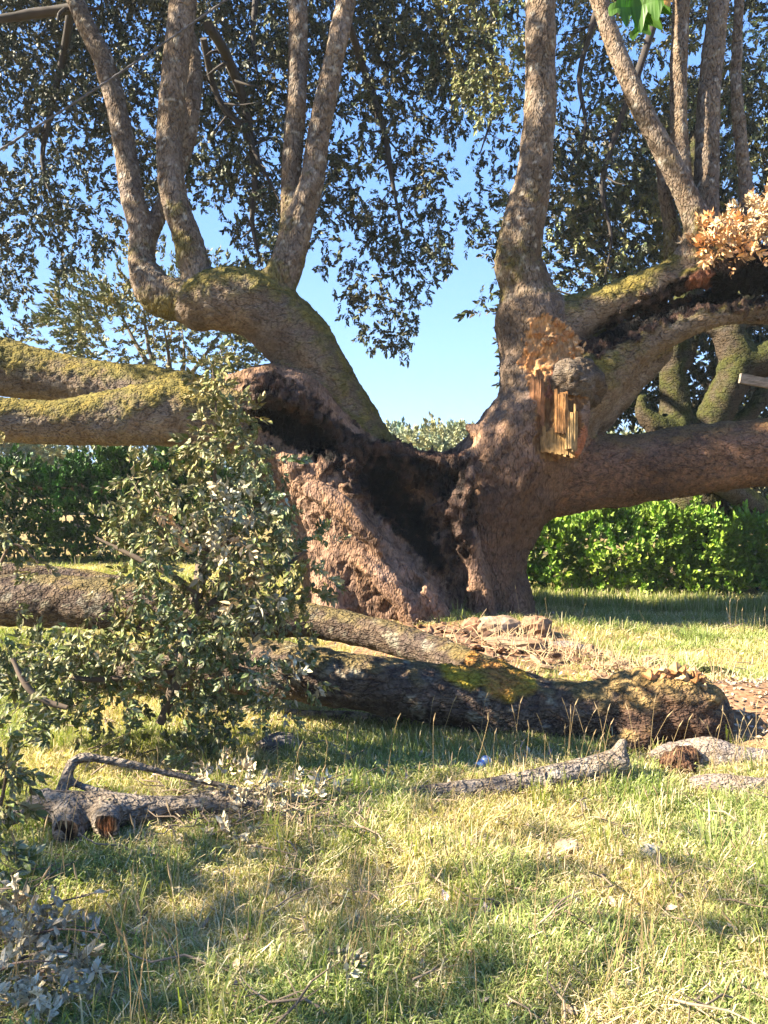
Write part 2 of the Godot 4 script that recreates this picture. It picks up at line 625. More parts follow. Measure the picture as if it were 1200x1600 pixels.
func ground() -> void:
	var g := Geo.new()
	var xs: Array[float] = []
	var zs: Array[float] = []
	for i in 131: xs.append(-13.0 + 0.2 * i)
	for i in 121: zs.append(4.0 - 0.2 * i)
	for e in [20.0, 32.0, 60.0, 120.0, 300.0]:
		xs.append(e); xs.push_front(-e)
	for e in [-26.0, -34.0, -50.0, -90.0, -160.0, -320.0]: zs.append(e)
	for e in [9.0, 20.0, 60.0]: zs.push_front(e)
	var pv := PackedVector3Array(); var pn := PackedVector3Array(); var pc := PackedColorArray(); var pi := PackedInt32Array()
	for z in zs:
		for x in xs:
			pv.append(Vector3(x, gh(x, z), z))
			pn.append(Vector3(gh(x - 0.05, z) - gh(x + 0.05, z), 0.1, gh(x, z - 0.05) - gh(x, z + 0.05)).normalized())
			var m := meadow(x, z)
			var straw := Color(0.46, 0.36, 0.20).lerp(Color(0.28, 0.25, 0.09), 1.0 - m.x)
			pc.append(Color(0.33, 0.205, 0.13).lerp(straw, m.y))
	var w := xs.size()
	for j in zs.size() - 1:
		for i in w - 1:
			var a := j * w + i
			pi.append_array(PackedInt32Array([a, a + w, a + w + 1, a, a + w + 1, a + 1]))
	var arr := []
	arr.resize(Mesh.ARRAY_MAX)
	arr[Mesh.ARRAY_VERTEX] = pv; arr[Mesh.ARRAY_NORMAL] = pn; arr[Mesh.ARRAY_COLOR] = pc; arr[Mesh.ARRAY_INDEX] = pi
	var me := ArrayMesh.new()
	me.add_surface_from_arrays(Mesh.PRIMITIVE_TRIANGLES, arr)
	var o := mesh_node("ground", me, M.soil)
	o.set_meta("kind", "structure")

# ------------------------------------------------------------------ leaves in bulk
var SPRIGS := {}

func sprigs() -> void:
	for i in 3:
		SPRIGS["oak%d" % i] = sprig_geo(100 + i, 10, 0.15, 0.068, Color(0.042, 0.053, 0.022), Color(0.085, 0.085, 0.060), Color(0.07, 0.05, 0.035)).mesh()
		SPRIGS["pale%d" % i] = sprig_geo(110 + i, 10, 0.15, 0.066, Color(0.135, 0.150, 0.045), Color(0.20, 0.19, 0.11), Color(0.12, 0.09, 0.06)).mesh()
		SPRIGS["bush%d" % i] = sprig_geo(120 + i, 9, 0.11, 0.060, Color(0.105, 0.128, 0.040), Color(0.25, 0.24, 0.14), Color(0.16, 0.11, 0.07)).mesh()
		SPRIGS["dry%d" % i] = sprig_geo(130 + i, 10, 0.12, 0.065, Color(0.56, 0.35, 0.18), Color(0.60, 0.42, 0.25), Color(0.22, 0.13, 0.08), 1.25).mesh()
		SPRIGS["silver%d" % i] = sprig_geo(140 + i, 8, 0.11, 0.062, Color(0.27, 0.235, 0.155), Color(0.46, 0.42, 0.32), Color(0.16, 0.12, 0.09), 1.2).mesh()
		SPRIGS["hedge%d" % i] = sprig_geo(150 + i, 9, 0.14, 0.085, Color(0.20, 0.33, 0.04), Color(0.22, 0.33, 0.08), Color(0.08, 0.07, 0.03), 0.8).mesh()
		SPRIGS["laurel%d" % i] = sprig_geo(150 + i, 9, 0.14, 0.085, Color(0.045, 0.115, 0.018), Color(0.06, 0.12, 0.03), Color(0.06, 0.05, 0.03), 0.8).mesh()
		SPRIGS["olive%d" % i] = sprig_geo(160 + i, 16, 0.34, 0.13, Color(0.17, 0.20, 0.10), Color(0.30, 0.33, 0.24), Color(0.12, 0.10, 0.08), 0.8).mesh()

# put sprigs of one kind at places; colour wobbles from place to place
func leaves(parent: Node3D, kind: String, at: Array[Transform3D], mat: Material, called := "foliage", vary := 0.35) -> void:
	var sets: Array = [[] as Array[Transform3D], [] as Array[Transform3D], [] as Array[Transform3D]]
	var cols: Array = [PackedColorArray(), PackedColorArray(), PackedColorArray()]
	for x in at:
		var k := rng.randi() % 3
		x.origin -= parent.position if parent else Vector3.ZERO
		sets[k].append(x)
		var n := 1.0 + vary * (rng.randf() * 2.0 - 1.0) + 0.5 * vary * nz.get_noise_3dv(x.origin * 1.1)
		var warm := 1.0 + 0.25 * nz.get_noise_3dv(x.origin * 0.8 + Vector3(31, 7, 3)) + rng.randf_range(-0.1, 0.1)
		var cc: PackedColorArray = cols[k]
		cc.append(Color(n * warm, n, n * (2.0 - warm) * 0.95))
		cols[k] = cc
	for k in 3:
		if sets[k].size():
			scatter(called, SPRIGS["%s%d" % [kind, k]], mat, parent, sets[k], cols[k])

func in_poly(poly: PackedVector2Array, u: float, v: float) -> bool:
	return Geometry2D.is_point_in_polygon(Vector2(u, v), poly)

# hanging leaf masses between two distances, clumped by noise, with the ragged outline that the tree has
func mass(poly: PackedVector2Array, count: int, d0: float, d1: float, freq: float, bar: float, size: float) -> Array[Transform3D]:
	var out: Array[Transform3D] = []
	var box := Rect2(poly[0], Vector2.ZERO)
	for p in poly: box = box.expand(p)
	var tries := 0
	while out.size() < count and tries < count * 12:
		tries += 1
		var u := rng.randf_range(box.position.x, box.end.x)
		var v := rng.randf_range(box.position.y, box.end.y)
		if not in_poly(poly, u, v): continue
		var d := rng.randf_range(d0, d1)
		var c := px(u, v, d)
		if nz.get_noise_3dv(c * freq) + 0.4 * nz.get_noise_3dv(c * freq * 3.1) < bar: continue
		for k in 3:
			var p := c + ball() * 0.16
			var dir := ball() + Vector3(0, -0.55, 0.0)
			out.append(aim(dir, p, size * rng.randf_range(0.75, 1.25)))
	return out

func blob(c: Vector3, r: Vector3, count: int, size: float, droop := -0.2) -> Array[Transform3D]:
	var out: Array[Transform3D] = []
	for i in count:
		var b := ball()
		b = b.normalized() * pow(b.length(), 0.6)
		var p := c + b * r
		out.append(aim(b + ball() * 0.7 + Vector3(0, droop, 0), p, size * rng.randf_range(0.75, 1.25)))
	return out

# single large leaves, each a part of its own
func big_leaves(parent: Node3D, kinds: Array, at: Array[Transform3D], mat: Material) -> void:
	for i in at.size():
		var x := at[i]
		x.origin -= parent.position
		mesh_node("leaf", kinds[i % kinds.size()], mat, parent, x)

# ------------------------------------------------------------------ how wood looks
func near_blob(p: Vector3, list: Array, wob: float) -> float:
	# list of [centre, radius]; measured mostly across the line of sight so that a patch follows the surface
	var best := -1.0
	for q in list:
		var d: Vector3 = p - q[0]
		d.z *= 0.45
		best = maxf(best, 1.0 - d.length() / q[1])
	return best + wob

var char_at: Array = []
var torn_at: Array = []
var deep_at: Array = []
var gold_at: Array = []
var red_at: Array = []

func oak_paint(p: Vector3, n: Vector3, kind: int, s: float, perp: Vector3, along: Vector3, r: float) -> Array:
	# kind 0 trunk, 1 mossy limb, 2 upright stem, 3 bare big limb, 4 knob, 5 dark limb behind
	var lump := nz.get_noise_3dv(p * 1.6)
	var mid := nz.get_noise_3dv(p * 5.0)
	var q := perp * (1.0 if kind == 2 else 0.9) + along * s * 0.16
	var fib := rz.get_noise_3dv(q * 3.6)
	var fine := nz.get_noise_3dv(p * 17.0)
	var chunk := cz.get_noise_3dv(p * 3.5)
	var d := lump * 0.07 * minf(r, 0.5) + mid * 0.02 * minf(r, 0.4)
	var fib2 := rz.get_noise_3dv(perp * 7.5 + along * s * 1.3 + Vector3(4, 4, 4))
	var grit := nz.get_noise_3dv(p * 11.0 + Vector3(1, 8, 3))
	var col := Color(0.150, 0.113, 0.083)
	if kind == 0:
		d += (fib - 0.1) * 0.014 + fib2 * 0.018 + grit * 0.007 + fine * 0.007
		col = Color(0.285, 0.185, 0.128).lerp(Color(0.130, 0.082, 0.060), clampf(0.45 + mid * 0.8 - fib2 * 0.7 + fine * 0.5, 0, 1))
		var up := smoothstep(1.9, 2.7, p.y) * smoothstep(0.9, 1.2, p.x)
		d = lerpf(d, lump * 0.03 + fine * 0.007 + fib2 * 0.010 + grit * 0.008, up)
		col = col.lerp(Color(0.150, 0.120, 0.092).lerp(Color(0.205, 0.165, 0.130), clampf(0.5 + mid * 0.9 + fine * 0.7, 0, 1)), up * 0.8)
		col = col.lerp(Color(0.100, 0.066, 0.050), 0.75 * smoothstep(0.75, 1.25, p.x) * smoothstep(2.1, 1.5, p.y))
	elif kind == 3:
		d += fine * 0.010 + grit * 0.012
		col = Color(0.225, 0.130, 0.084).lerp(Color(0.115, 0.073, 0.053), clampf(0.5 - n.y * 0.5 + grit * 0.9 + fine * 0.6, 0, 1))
	else:
		d += fine * 0.006 + fib2 * 0.007 + grit * 0.006
		col = col.lerp(Color(0.215, 0.178, 0.140), clampf(0.5 + mid * 0.9 + fine * 0.7, 0, 1))
	if kind == 4: col *= 0.62
	if kind == 4: d += lump * 0.05 + mid * 0.035 + fib2 * 0.012
	# weathering in broad patches and streaks
	col *= 1.0 + 0.42 * nz.get_noise_3dv(perp * 3.0 + along * s * 0.7 + Vector3(7, 2, 5)) + 0.25 * nz.get_noise_3dv(p * 1.1 + Vector3(1, 1, 9))
	# pale lichen spots
	var li := nz.get_noise_3dv(p * 8.0 + Vector3(5, 9, 2))
	if kind == 2 and li > 0.38: col = col.lerp(Color(0.42, 0.40, 0.34), clampf((li - 0.38) * 6.0, 0, 0.8))
	# moss where rain and dust settle
	var m := 0.0
	if kind == 1: m = smoothstep(-0.25, 0.65, n.y + 0.5 * mid + 0.5 * lump + 0.35 * fine)
	elif kind == 2: m = 0.85 * smoothstep(0.05, 0.5, 0.6 * nz.get_noise_3dv(p * 2.3 + Vector3(9, 1, 4)) + 0.35 * (4.3 - p.y) + 0.3 * fine)
	elif kind == 3: m = 0.5 * smoothstep(0.45, 0.95, n.y + 0.4 * mid)
	elif kind == 5: m = smoothstep(-0.1, 0.5, n.y + 0.5 * lump)
	elif kind == 0: m = 0.45 * smoothstep(0.4, 0.9, n.y * 0.7 + 0.5 * lump + 0.35 * mid) * smoothstep(1.6, 2.2, p.y)
	if m > 0.0:
		var mc := Color(0.205, 0.170, 0.048).lerp(Color(0.115, 0.105, 0.032), clampf(0.5 + 1.3 * nz.get_noise_3dv(p * 6.0 + Vector3(3, 3, 8)) + 0.8 * fine, 0, 1))
		if kind == 3 or kind == 0: mc = Color(0.27, 0.175, 0.070)
		col = col.lerp(mc, m)
		d += m * (0.005 + 0.006 * grit + 0.006 * fine)
	# burnt wood
	var wob := 0.28 * mid + 0.22 * lump
	var c := -1.0
	if kind != 2 and ((p.x > -1.6 and p.x < 1.15 and p.y > 0.2 and p.y < 2.9) or p.x > 1.9):
		c = near_blob(p, char_at, wob + 0.22 * grit + 0.12 * fine)
	var reg := 0
	if c > 0.0:
		var cc := clampf(c * 9.0, 0, 1)
		var streak := rz.get_noise_3dv(p * Vector3(4.5, 1.6, 4.5) + Vector3(3, 1, 7))
		var ch := Color(0.016, 0.014, 0.015).lerp(Color(0.20, 0.130, 0.104), clampf(0.12 + 0.75 * streak + 0.5 * nz.get_noise_3dv(p * 3.0 + Vector3(2, 5, 5)) + 0.45 * grit, 0, 1))
		col = col.lerp(ch, cc)
		d += cc * (chunk * 0.03 + streak * 0.055 + fib2 * 0.04 + grit * 0.03 + fine * 0.016)
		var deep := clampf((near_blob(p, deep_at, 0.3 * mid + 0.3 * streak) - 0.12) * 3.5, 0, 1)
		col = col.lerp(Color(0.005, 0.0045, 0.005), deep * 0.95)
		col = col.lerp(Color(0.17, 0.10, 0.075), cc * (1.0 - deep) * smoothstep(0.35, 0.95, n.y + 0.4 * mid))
		if cc > 0.5: reg = 1000
	# fresh torn wood
	if n.z > -0.35 and (kind == 0 or kind == 4 or kind == 1 or kind == 2):
		var t := near_blob(p, torn_at, 0.18 * fine + 0.2 * mid)
		var y := near_blob(p, gold_at, 0.14 * fine + 0.1 * mid)
		if t > 0.0 and kind != 4:
			var crumb := nz.get_noise_3dv(p * 13.0 + Vector3(6, 1, 2))
			col = Color(0.84, 0.52, 0.27).lerp(Color(0.58, 0.27, 0.11), clampf(0.3 + 0.8 * crumb + 1.2 * grit, 0, 1))
			d += -0.04 * clampf(t * 4.0, 0, 1) + crumb * 0.05 + grit * 0.05 + fine * 0.025
			reg = 1001
		elif y > 0.0 and kind != 4:
			var fl := rz.get_noise_3d(p.x * 13.0, p.y * 0.9, p.z * 13.0)
			col = Color(0.42, 0.26, 0.11).lerp(Color(0.22, 0.11, 0.05), clampf(0.4 + fl, 0, 1))
			d += -0.04 * clampf(y * 4.0, 0, 1) + fl * 0.003 + fine * 0.003
			reg = 1002
		var rd := near_blob(p, red_at, 0.3 * mid)
		if rd > 0.0 and kind != 4 and reg != 1001 and reg != 1002:
			col = col.lerp(Color(0.40, 0.17, 0.10), clampf(rd * 4.0, 0, 1))
	return [d, col, reg]

func oak_mat(part: String) -> Material:
	if part == "trunk" or part == "upright_stem": return M.oak
	if part == "charred_hollow": return M.char
	if part == "torn_wood" or part == "split_heartwood": return M.torn
	return M.limb

func trail(paths: Array) -> Array:      # discs strung close together along paths
	var out := []
	for p in paths:
		for i in p.size() - 1:
			for k in 3:
				var t := k / 3.0
				out.append([lerpf(p[i][0], p[i + 1][0], t), lerpf(p[i][1], p[i + 1][1], t), lerpf(p[i][2], p[i + 1][2], t), lerpf(p[i][3], p[i + 1][3], t)])
		out.append(p[p.size() - 1])
	return at_px(out)

func at_px(list: Array) -> Array:
	var out := []
	for q in list: out.append([px(q[0], q[1], q[3]), q[2] * q[3] / F])
	return out

func ancient_oak() -> void:
	var o := thing("holm_oak", "huge old holm oak with burnt split trunk, mossy limbs and torn orange wood", "tree", px(650, 985, 9.0) * Vector3(1, 0, 1))
	var b := body()
	char_at = trail([[[432, 632, 50, 8.4], [495, 678, 46, 8.4], [550, 715, 38, 8.4], [602, 762, 46, 8.4], [646, 806, 44, 8.4], [674, 862, 30, 8.35], [704, 912, 24, 8.3]],
		[[560, 718, 34, 8.5], [620, 722, 40, 8.55], [690, 736, 40, 8.5], [726, 780, 26, 8.35], [716, 845, 26, 8.35], [700, 890, 22, 8.3]],
		[[930, 540, 22, 8.4], [975, 510, 30, 8.4], [1060, 474, 32, 8.4], [1130, 445, 44, 8.35], [1200, 420, 66, 8.3]], [[1020, 482, 26, 8.3], [1090, 452, 32, 8.3], [1150, 425, 40, 8.3]]])
	deep_at = trail([[[425, 664, 38, 8.3], [470, 680, 40, 8.3], [505, 698, 30, 8.3]], [[594, 755, 34, 8.4], [622, 790, 40, 8.45], [652, 826, 34, 8.5], [678, 872, 24, 8.35], [704, 908, 20, 8.3]],
		[[950, 525, 16, 8.4], [1010, 495, 22, 8.4], [1080, 470, 26, 8.4], [1150, 450, 40, 8.4], [1200, 440, 50, 8.4]]])
	torn_at = at_px([[862, 526, 40, 8.15], [897, 532, 32, 8.15], [845, 562, 30, 8.15], [842, 600, 18, 8.15]])
	gold_at = at_px([[862, 640, 23, 8.1], [872, 665, 34, 8.1], [865, 690, 30, 8.1], [888, 625, 24, 8.1]])
	red_at = at_px([[1100, 440, 24, 8.2], [860, 600, 34, 8.1], [900, 690, 28, 8.1], [990, 470, 18, 8.2]])
	# the two halves of the trunk
	grow(b, "trunk", 0, 0.16, [[625, 1030, 128, 9.0], [598, 960, 112, 8.95], [570, 870, 102, 8.9], [545, 790, 98, 8.9], [500, 720, 88, 8.85], [440, 665, 72, 8.8], [395, 650, 62, 8.75]])
	grow(b, "trunk", 0, 0.16, [[770, 1020, 82, 9.0], [765, 955, 66, 9.0], [758, 870, 62, 8.95], [775, 790, 78, 8.9], [815, 715, 86, 8.8], [848, 645, 74, 8.75], [848, 570, 66, 8.75], [832, 505, 56, 8.7]])
	grow(b, "trunk", 0, 0.2, [[640, 1020, 85, 9.3], [655, 900, 92, 9.3], [655, 815, 88, 9.3], [670, 770, 62, 9.4]])
	grow(b, "trunk", 0, 0.2, [[520, 720, 60, 9.0], [600, 745, 52, 9.05], [680, 765, 46, 9.1], [750, 745, 55, 9.0]])
	# rim of living bark round the burnt split, and folds running down the foot
	grow(b, "trunk", 0, 0.07, [[490, 765, 15, 8.05], [530, 790, 16, 8.0], [585, 840, 18, 8.0], [630, 890, 17, 8.05], [668, 935, 18, 8.1], [690, 985, 22, 8.2]])
	grow(b, "trunk", 0, 0.07, [[735, 740, 12, 8.2], [722, 800, 13, 8.3], [735, 850, 15, 8.35], [748, 910, 17, 8.4], [760, 980, 22, 8.4]])
	grow(b, "trunk", 0, 0.08, [[560, 870, 14, 8.05], [600, 905, 17, 8.0], [640, 950, 18, 8.0], [650, 1000, 22, 8.05]])
	grow(b, "trunk", 0, 0.1, [[510, 900, 22, 8.3], [520, 960, 30, 8.2], [500, 1010, 40, 8.1]])
	grow(b, "trunk", 0, 0.1, [[800, 930, 22, 8.7], [812, 975, 24, 8.7], [835, 1010, 26, 8.7]])
	grow(b, "trunk", 0, 0.1, [[760, 680, 14, 8.6], [742, 672, 8, 8.6], [733, 668, 4, 8.6]])
	# flutes and crests of burnt wood inside the split
	grow(b, "trunk", 0, 0.04, [[545, 735, 15, 8.35], [570, 785, 11, 8.35], [604, 830, 9, 8.35], [640, 878, 9, 8.3]])
	grow(b, "trunk", 0, 0.04, [[560, 706, 15, 8.5], [605, 712, 15, 8.5], [655, 722, 14, 8.5], [700, 728, 13, 8.5], [740, 715, 13, 8.5]])
	grow(b, "trunk", 0, 0.04, [[692, 735, 14, 8.5], [697, 785, 11, 8.45], [690, 832, 11, 8.45], [712, 872, 11, 8.4]])
	grow(b, "trunk", 0, 0.04, [[640, 735, 13, 8.55], [628, 775, 9, 8.6], [625, 815, 8, 8.65]])
	grow(b, "trunk", 0, 0.03, [[488, 640, 9, 8.25], [496, 668, 8, 8.2], [500, 690, 5, 8.2]])
	# burl that crowns the burnt cave
	grow(b, "trunk", 0, 0.09, [[375, 615, 30, 8.55], [420, 598, 26, 8.45], [470, 612, 26, 8.4], [508, 650, 24, 8.45], [540, 690, 22, 8.5]])
	grow(b, "trunk", 0, 0.06, [[420, 620, 26, 8.3], [460, 632, 22, 8.25], [455, 655, 12, 8.15]])
	cut(b, [[398, 668, 34, 8.2], [450, 672, 40, 8.25], [492, 692, 32, 8.25]])
	# the burnt split down the middle
	cut(b, [[588, 738, 36, 8.3], [608, 775, 48, 8.28], [655, 830, 46, 8.3], [702, 905, 34, 8.3]])
	cut(b, [[640, 790, 40, 8.6], [668, 825, 30, 8.6]])
	cut(b, [[560, 800, 15, 8.05], [618, 868, 16, 8.0], [650, 915, 13, 8.05]])
	cut(b, [[590, 900, 9, 8.02], [622, 922, 10, 8.0]])
	# left limbs: two lie fused along the ground
	grow(b, "lower_limb", 1, 0.10, [[410, 655, 62, 8.75], [330, 648, 55, 8.6], [250, 645, 51, 8.5], [170, 655, 42, 8.4], [80, 660, 34, 8.35], [0, 656, 34, 8.3], [-90, 650, 36, 8.2], [-220, 650, 36, 8.1]])
	grow(b, "lower_limb", 1, 0.02, [[290, 626, 44, 8.8], [200, 608, 38, 8.9], [110, 594, 36, 8.95], [30, 580, 42, 9.0], [-50, 562, 46, 9.0], [-220, 540, 50, 9.1]])
	# the limb that rises from the left half
	grow(b, "rising_limb", 1, 0.10, [[592, 735, 42, 8.95], [562, 680, 41, 8.85], [508, 598, 46, 8.7], [462, 532, 51, 8.6], [405, 478, 50, 8.5], [345, 468, 48, 8.45], [312, 478, 38, 8.45]])
	grow(b, "upright_stem", 2, 0.05, [[312, 468, 36, 8.5], [268, 468, 37, 8.5], [240, 452, 34, 8.5], [222, 412, 23, 8.55], [222, 365, 21, 8.6], [205, 300, 20, 8.65], [190, 200, 18.5, 8.7], [160, 90, 17, 8.75], [125, 20, 15, 8.8], [95, -90, 14, 8.9], [70, -300, 11, 9.0]])
	grow(b, "upright_stem", 2, 0.05, [[232, 375, 14, 8.65], [250, 330, 14, 8.75], [280, 262, 14, 8.85], [298, 190, 14, 8.9], [304, 100, 13, 8.95], [285, 10, 12, 9.0], [280, -150, 11, 9.1]])
	grow(b, "upright_stem", 2, 0.05, [[312, 450, 28, 8.45], [296, 380, 25, 8.4], [272, 310, 23, 8.4], [264, 220, 22, 8.45], [272, 120, 22, 8.5], [286, 0, 24, 8.55], [292, -120, 20, 8.6], [300, -330, 15, 8.7]])
	grow(b, "upright_stem", 2, 0.05, [[425, 462, 34, 8.5], [448, 412, 29, 8.5], [466, 350, 25, 8.5], [486, 290, 21, 8.5], [498, 210, 20, 8.5], [518, 110, 18, 8.5], [541, 0, 17, 8.55], [560, -120, 15, 8.6], [590, -330, 12, 8.7]])
	grow(b, "upright_stem", 2, 0.04, [[456, 370, 20, 8.55], [454, 290, 17, 8.6], [462, 180, 17.5, 8.65], [466, 80, 17, 8.7], [464, -40, 16, 8.75], [460, -300, 12, 8.9]])
	# the right half's great stem
	grow(b, "upright_stem", 2, 0.10, [[836, 520, 54, 8.7], [822, 450, 46, 8.65], [810, 408, 40, 8.6], [820, 340, 36, 8.55], [836, 260, 30, 8.5], [844, 150, 27, 8.5], [844, 0, 26, 8.5], [843, -120, 24, 8.5], [840, -350, 18, 8.5]])
	# arching limbs on the right
	grow(b, "arching_limb", 1, 0.10, [[862, 520, 44, 8.7], [915, 490, 33, 8.65], [975, 465, 28, 8.6], [1040, 438, 27, 8.55], [1090, 412, 27, 8.5], [1150, 400, 26, 8.5]])
	grow(b, "arching_limb", 1, 0.05, [[915, 560, 24, 8.75], [960, 526, 18, 8.8], [1020, 502, 16, 8.8], [1080, 480, 14, 8.8], [1140, 464, 14, 8.8]])
	grow(b, "arching_limb", 1, 0.05, [[1075, 438, 16, 8.35], [1130, 425, 22, 8.35], [1185, 420, 32, 8.4], [1260, 415, 40, 8.5]])
	grow(b, "lower_limb", 1, 0.08, [[885, 640, 56, 8.7], [930, 590, 50, 8.6], [985, 545, 34, 8.5], [1040, 518, 26, 8.4], [1095, 498, 20, 8.3], [1150, 488, 17, 8.3], [1210, 489, 19, 8.3], [1300, 498, 20, 8.3], [1450, 520, 20, 8.3]])
	grow(b, "arching_limb", 5, 0.06, [[930, 640, 36, 8.8], [975, 590, 34, 8.8], [1025, 550, 24, 8.8]])
	cut(b, [[955, 520, 9, 8.3], [1000, 493, 16, 8.3], [1060, 470, 19, 8.3], [1120, 456, 22, 8.25], [1175, 445, 18, 8.2]])
	# stems on the arching limb
	grow(b, "upright_stem", 2, 0.06, [[1078, 410, 30, 8.5], [1092, 360, 24, 8.45], [1072, 305, 20, 8.4], [1040, 240, 18, 8.35], [1000, 165, 17, 8.3], [962, 75, 15, 8.3], [932, -10, 14, 8.3], [900, -110, 13, 8.3], [830, -330, 10, 8.3]])
	grow(b, "upright_stem", 2, 0.05, [[1094, 365, 20, 8.55], [1070, 300, 17, 8.6], [1062, 220, 15, 8.65], [1060, 120, 14, 8.65], [1065, 0, 14, 8.65], [1068, -120, 13, 8.65], [1070, -330, 10, 8.65]])
	grow(b, "upright_stem", 2, 0.05, [[1100, 350, 24, 8.6], [1104, 290, 21, 8.65], [1105, 210, 20, 8.7], [1111, 110, 18.5, 8.7], [1124, 0, 17.5, 8.7], [1132, -120, 16, 8.7], [1150, -330, 12, 8.7]])
	grow(b, "upright_stem", 2, 0.03, [[1050, 440, 12, 8.85], [1052, 380, 15, 8.85], [1044, 330, 12, 8.85], [1035, 285, 9, 8.85], [1030, 240, 6, 8.85]])
	grow(b, "upright_stem", 2, 0.03, [[1180, 420, 16, 8.7], [1168, 330, 13, 8.8], [1162, 260, 11, 8.85], [1150, 120, 9, 8.9], [1160, -60, 8, 8.9]])
	# the great low limb on the right, and another mossy one behind it
	grow(b, "lower_limb", 3, 0.12, [[800, 760, 66, 8.9], [870, 748, 58, 8.85], [940, 738, 56, 8.8], [1010, 730, 54, 8.75], [1100, 717, 55, 8.7], [1200, 705, 51, 8.6], [1320, 692, 49, 8.5], [1480, 690, 46, 8.4]])
	grow(b, "lower_limb", 1, 0.05, [[880, 715, 26, 9.6], [940, 700, 22, 9.9], [1020, 710, 20, 10.3], [1100, 740, 18, 10.8], [1180, 790, 17, 11.3]])
	# the round stub under the tear
	grow(b, "knob", 4, 0.03, [[908, 615, 36, 8.5], [902, 598, 36, 8.25], [896, 590, 31, 8.12]])
	grow(b, "knob", 0, 0.04, [[893, 625, 24, 8.2], [893, 650, 26, 8.15], [882, 690, 30, 8.2]])
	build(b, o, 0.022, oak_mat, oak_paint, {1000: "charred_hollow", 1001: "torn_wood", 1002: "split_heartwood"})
	for c in o.get_children():
		if c.name.begins_with("charred"): c.set_meta("label", "black burnt hollow wood")
		elif c.name.begins_with("torn"): c.set_meta("label", "orange crumbling torn wood")
		elif c.name.begins_with("split"): c.set_meta("label", "yellow fibrous split heartwood")
	# plates of split wood standing in the tear, and crumbs of it round the rim
	slab(o, [846, 704, 8.15], [898, 712, 7.97], 662, 0.10, 14, Color(0.45, 0.285, 0.125), 0.05)
	slab(o, [869, 672, 7.98], [888, 678, 7.94], 596, 0.08, 7, Color(0.46, 0.25, 0.11), 0.06)
	slab(o, [884, 698, 7.95], [902, 704, 7.94], 622, 0.06, 6, Color(0.56, 0.38, 0.18), 0.09)
	slab(o, [828, 676, 8.29], [850, 694, 8.22], 574, 0.06, 7, Color(0.42, 0.22, 0.12), 0.05)
	for i in 26:
		var a := rng.randf_range(-0.9, 3.0)
		var cu := 872.0 + cos(a) * rng.randf_range(20, 44)
		var cv := 545.0 - sin(a) * rng.randf_range(14, 42)
		splinter(o, px(cu, cv + 4, 8.28), Vector3(rng.randf_range(-0.8, 0.8), rng.randf_range(-0.4, 0.9), rng.randf_range(0.2, 0.9)), rng.randf_range(0.04, 0.08), rng.randf_range(0.03, 0.06), Color(0.82, 0.50, 0.26) if i % 3 else Color(0.60, 0.28, 0.12))
	# thin dark boughs that hang through the crown
	for t in [[[325, 40, 8, 9.6], [350, 80, 8, 10.6], [378, 150, 7, 11.2], [392, 220, 6, 11.3], [398, 290, 5, 11.3], [394, 350, 4, 11.3], [408, 415, 1.2, 11.3]],
			[[318, 60, 6, 10.6], [332, 130, 5, 11.0], [352, 172, 5, 11.1], [378, 200, 4, 11.2], [410, 262, 3, 11.2], [440, 320, 1, 11.2]],
			[[112, 10, 7, 10.6], [98, 90, 6, 11.2], [80, 170, 5, 11.3], [66, 250, 3.5, 11.3], [84, 320, 1, 11.3]],
			[[540, 20, 6, 10.6], [572, 120, 6, 11.4], [600, 205, 5, 11.4], [614, 290, 3.5, 11.4], [630, 365, 1, 11.4]],
			[[0, 30, 7, 9.0], [60, 20, 8, 9.0], [130, 10, 8, 8.9]],
			[[402, -30, 5, 11.2], [396, 60, 4, 11.3], [404, 130, 1.2, 11.3]],
			[[780, -20, 6, 11.4], [765, 60, 5, 11.5], [775, 150, 3.5, 11.5], [750, 240, 1, 11.5]],
			[[1050, -70, 7, 11.2], [1005, 90, 6, 11.2], [965, 200, 5, 11.4], [940, 290, 4, 11.4], [955, 370, 2.5, 11.4], [945, 430, 1, 11.4]],
			[[950, -60, 6, 11.2], [928, 30, 5, 11.2], [905, 120, 4, 11.4], [915, 200, 2.5, 11.4], [890, 270, 1, 11.4]]]:
		var g := Geo.new()
		var line := track(t)
		for i in line.size(): line[i] -= v4(o.position, 0.0)
		tube(g, line, Color(0.040, 0.032, 0.027), 7, 4, 0.25)
		for i in range(1, line.size() - 1):
			for k in 3:      # side twigs
				var st: Vector4 = line[i].lerp(line[i + 1], rng.randf())
				var off := Vector3(rng.randf_range(-1, 1), rng.randf_range(-0.9, 0.3), rng.randf_range(-0.6, 0.6)).normalized() * rng.randf_range(0.25, 0.6)
				var bend := ball() * 0.07
				tube(g, [st * Vector4(1, 1, 1, 0.5), st + Vector4(off.x * 0.5 + bend.x, off.y * 0.5 + bend.y, off.z * 0.5 + bend.z, 0) * Vector4(1, 1, 1, 0) - Vector4(0, 0, 0, st.w * 0.7), st + Vector4(off.x, off.y, off.z, -st.w + 0.002)], Color(0.040, 0.032, 0.027), 5, 3, 0.1)
		mesh_node("bough", g.mesh(), M.twig, o)
	# crown: what the picture shows, and the rest of it above and to the left
	var left := PackedVector2Array([Vector2(-120, -130), Vector2(760, -130), Vector2(742, 140), Vector2(700, 250), Vector2(690, 330), Vector2(706, 400), Vector2(668, 480), Vector2(632, 545), Vector2(590, 548), Vector2(545, 500), Vector2(520, 430), Vector2(480, 380), Vector2(430, 430), Vector2(385, 430), Vector2(345, 380), Vector2(318, 320), Vector2(225, 330), Vector2(175, 345), Vector2(150, 425), Vector2(90, 430), Vector2(45, 415), Vector2(55, 470), Vector2(20, 530), Vector2(-120, 540)])
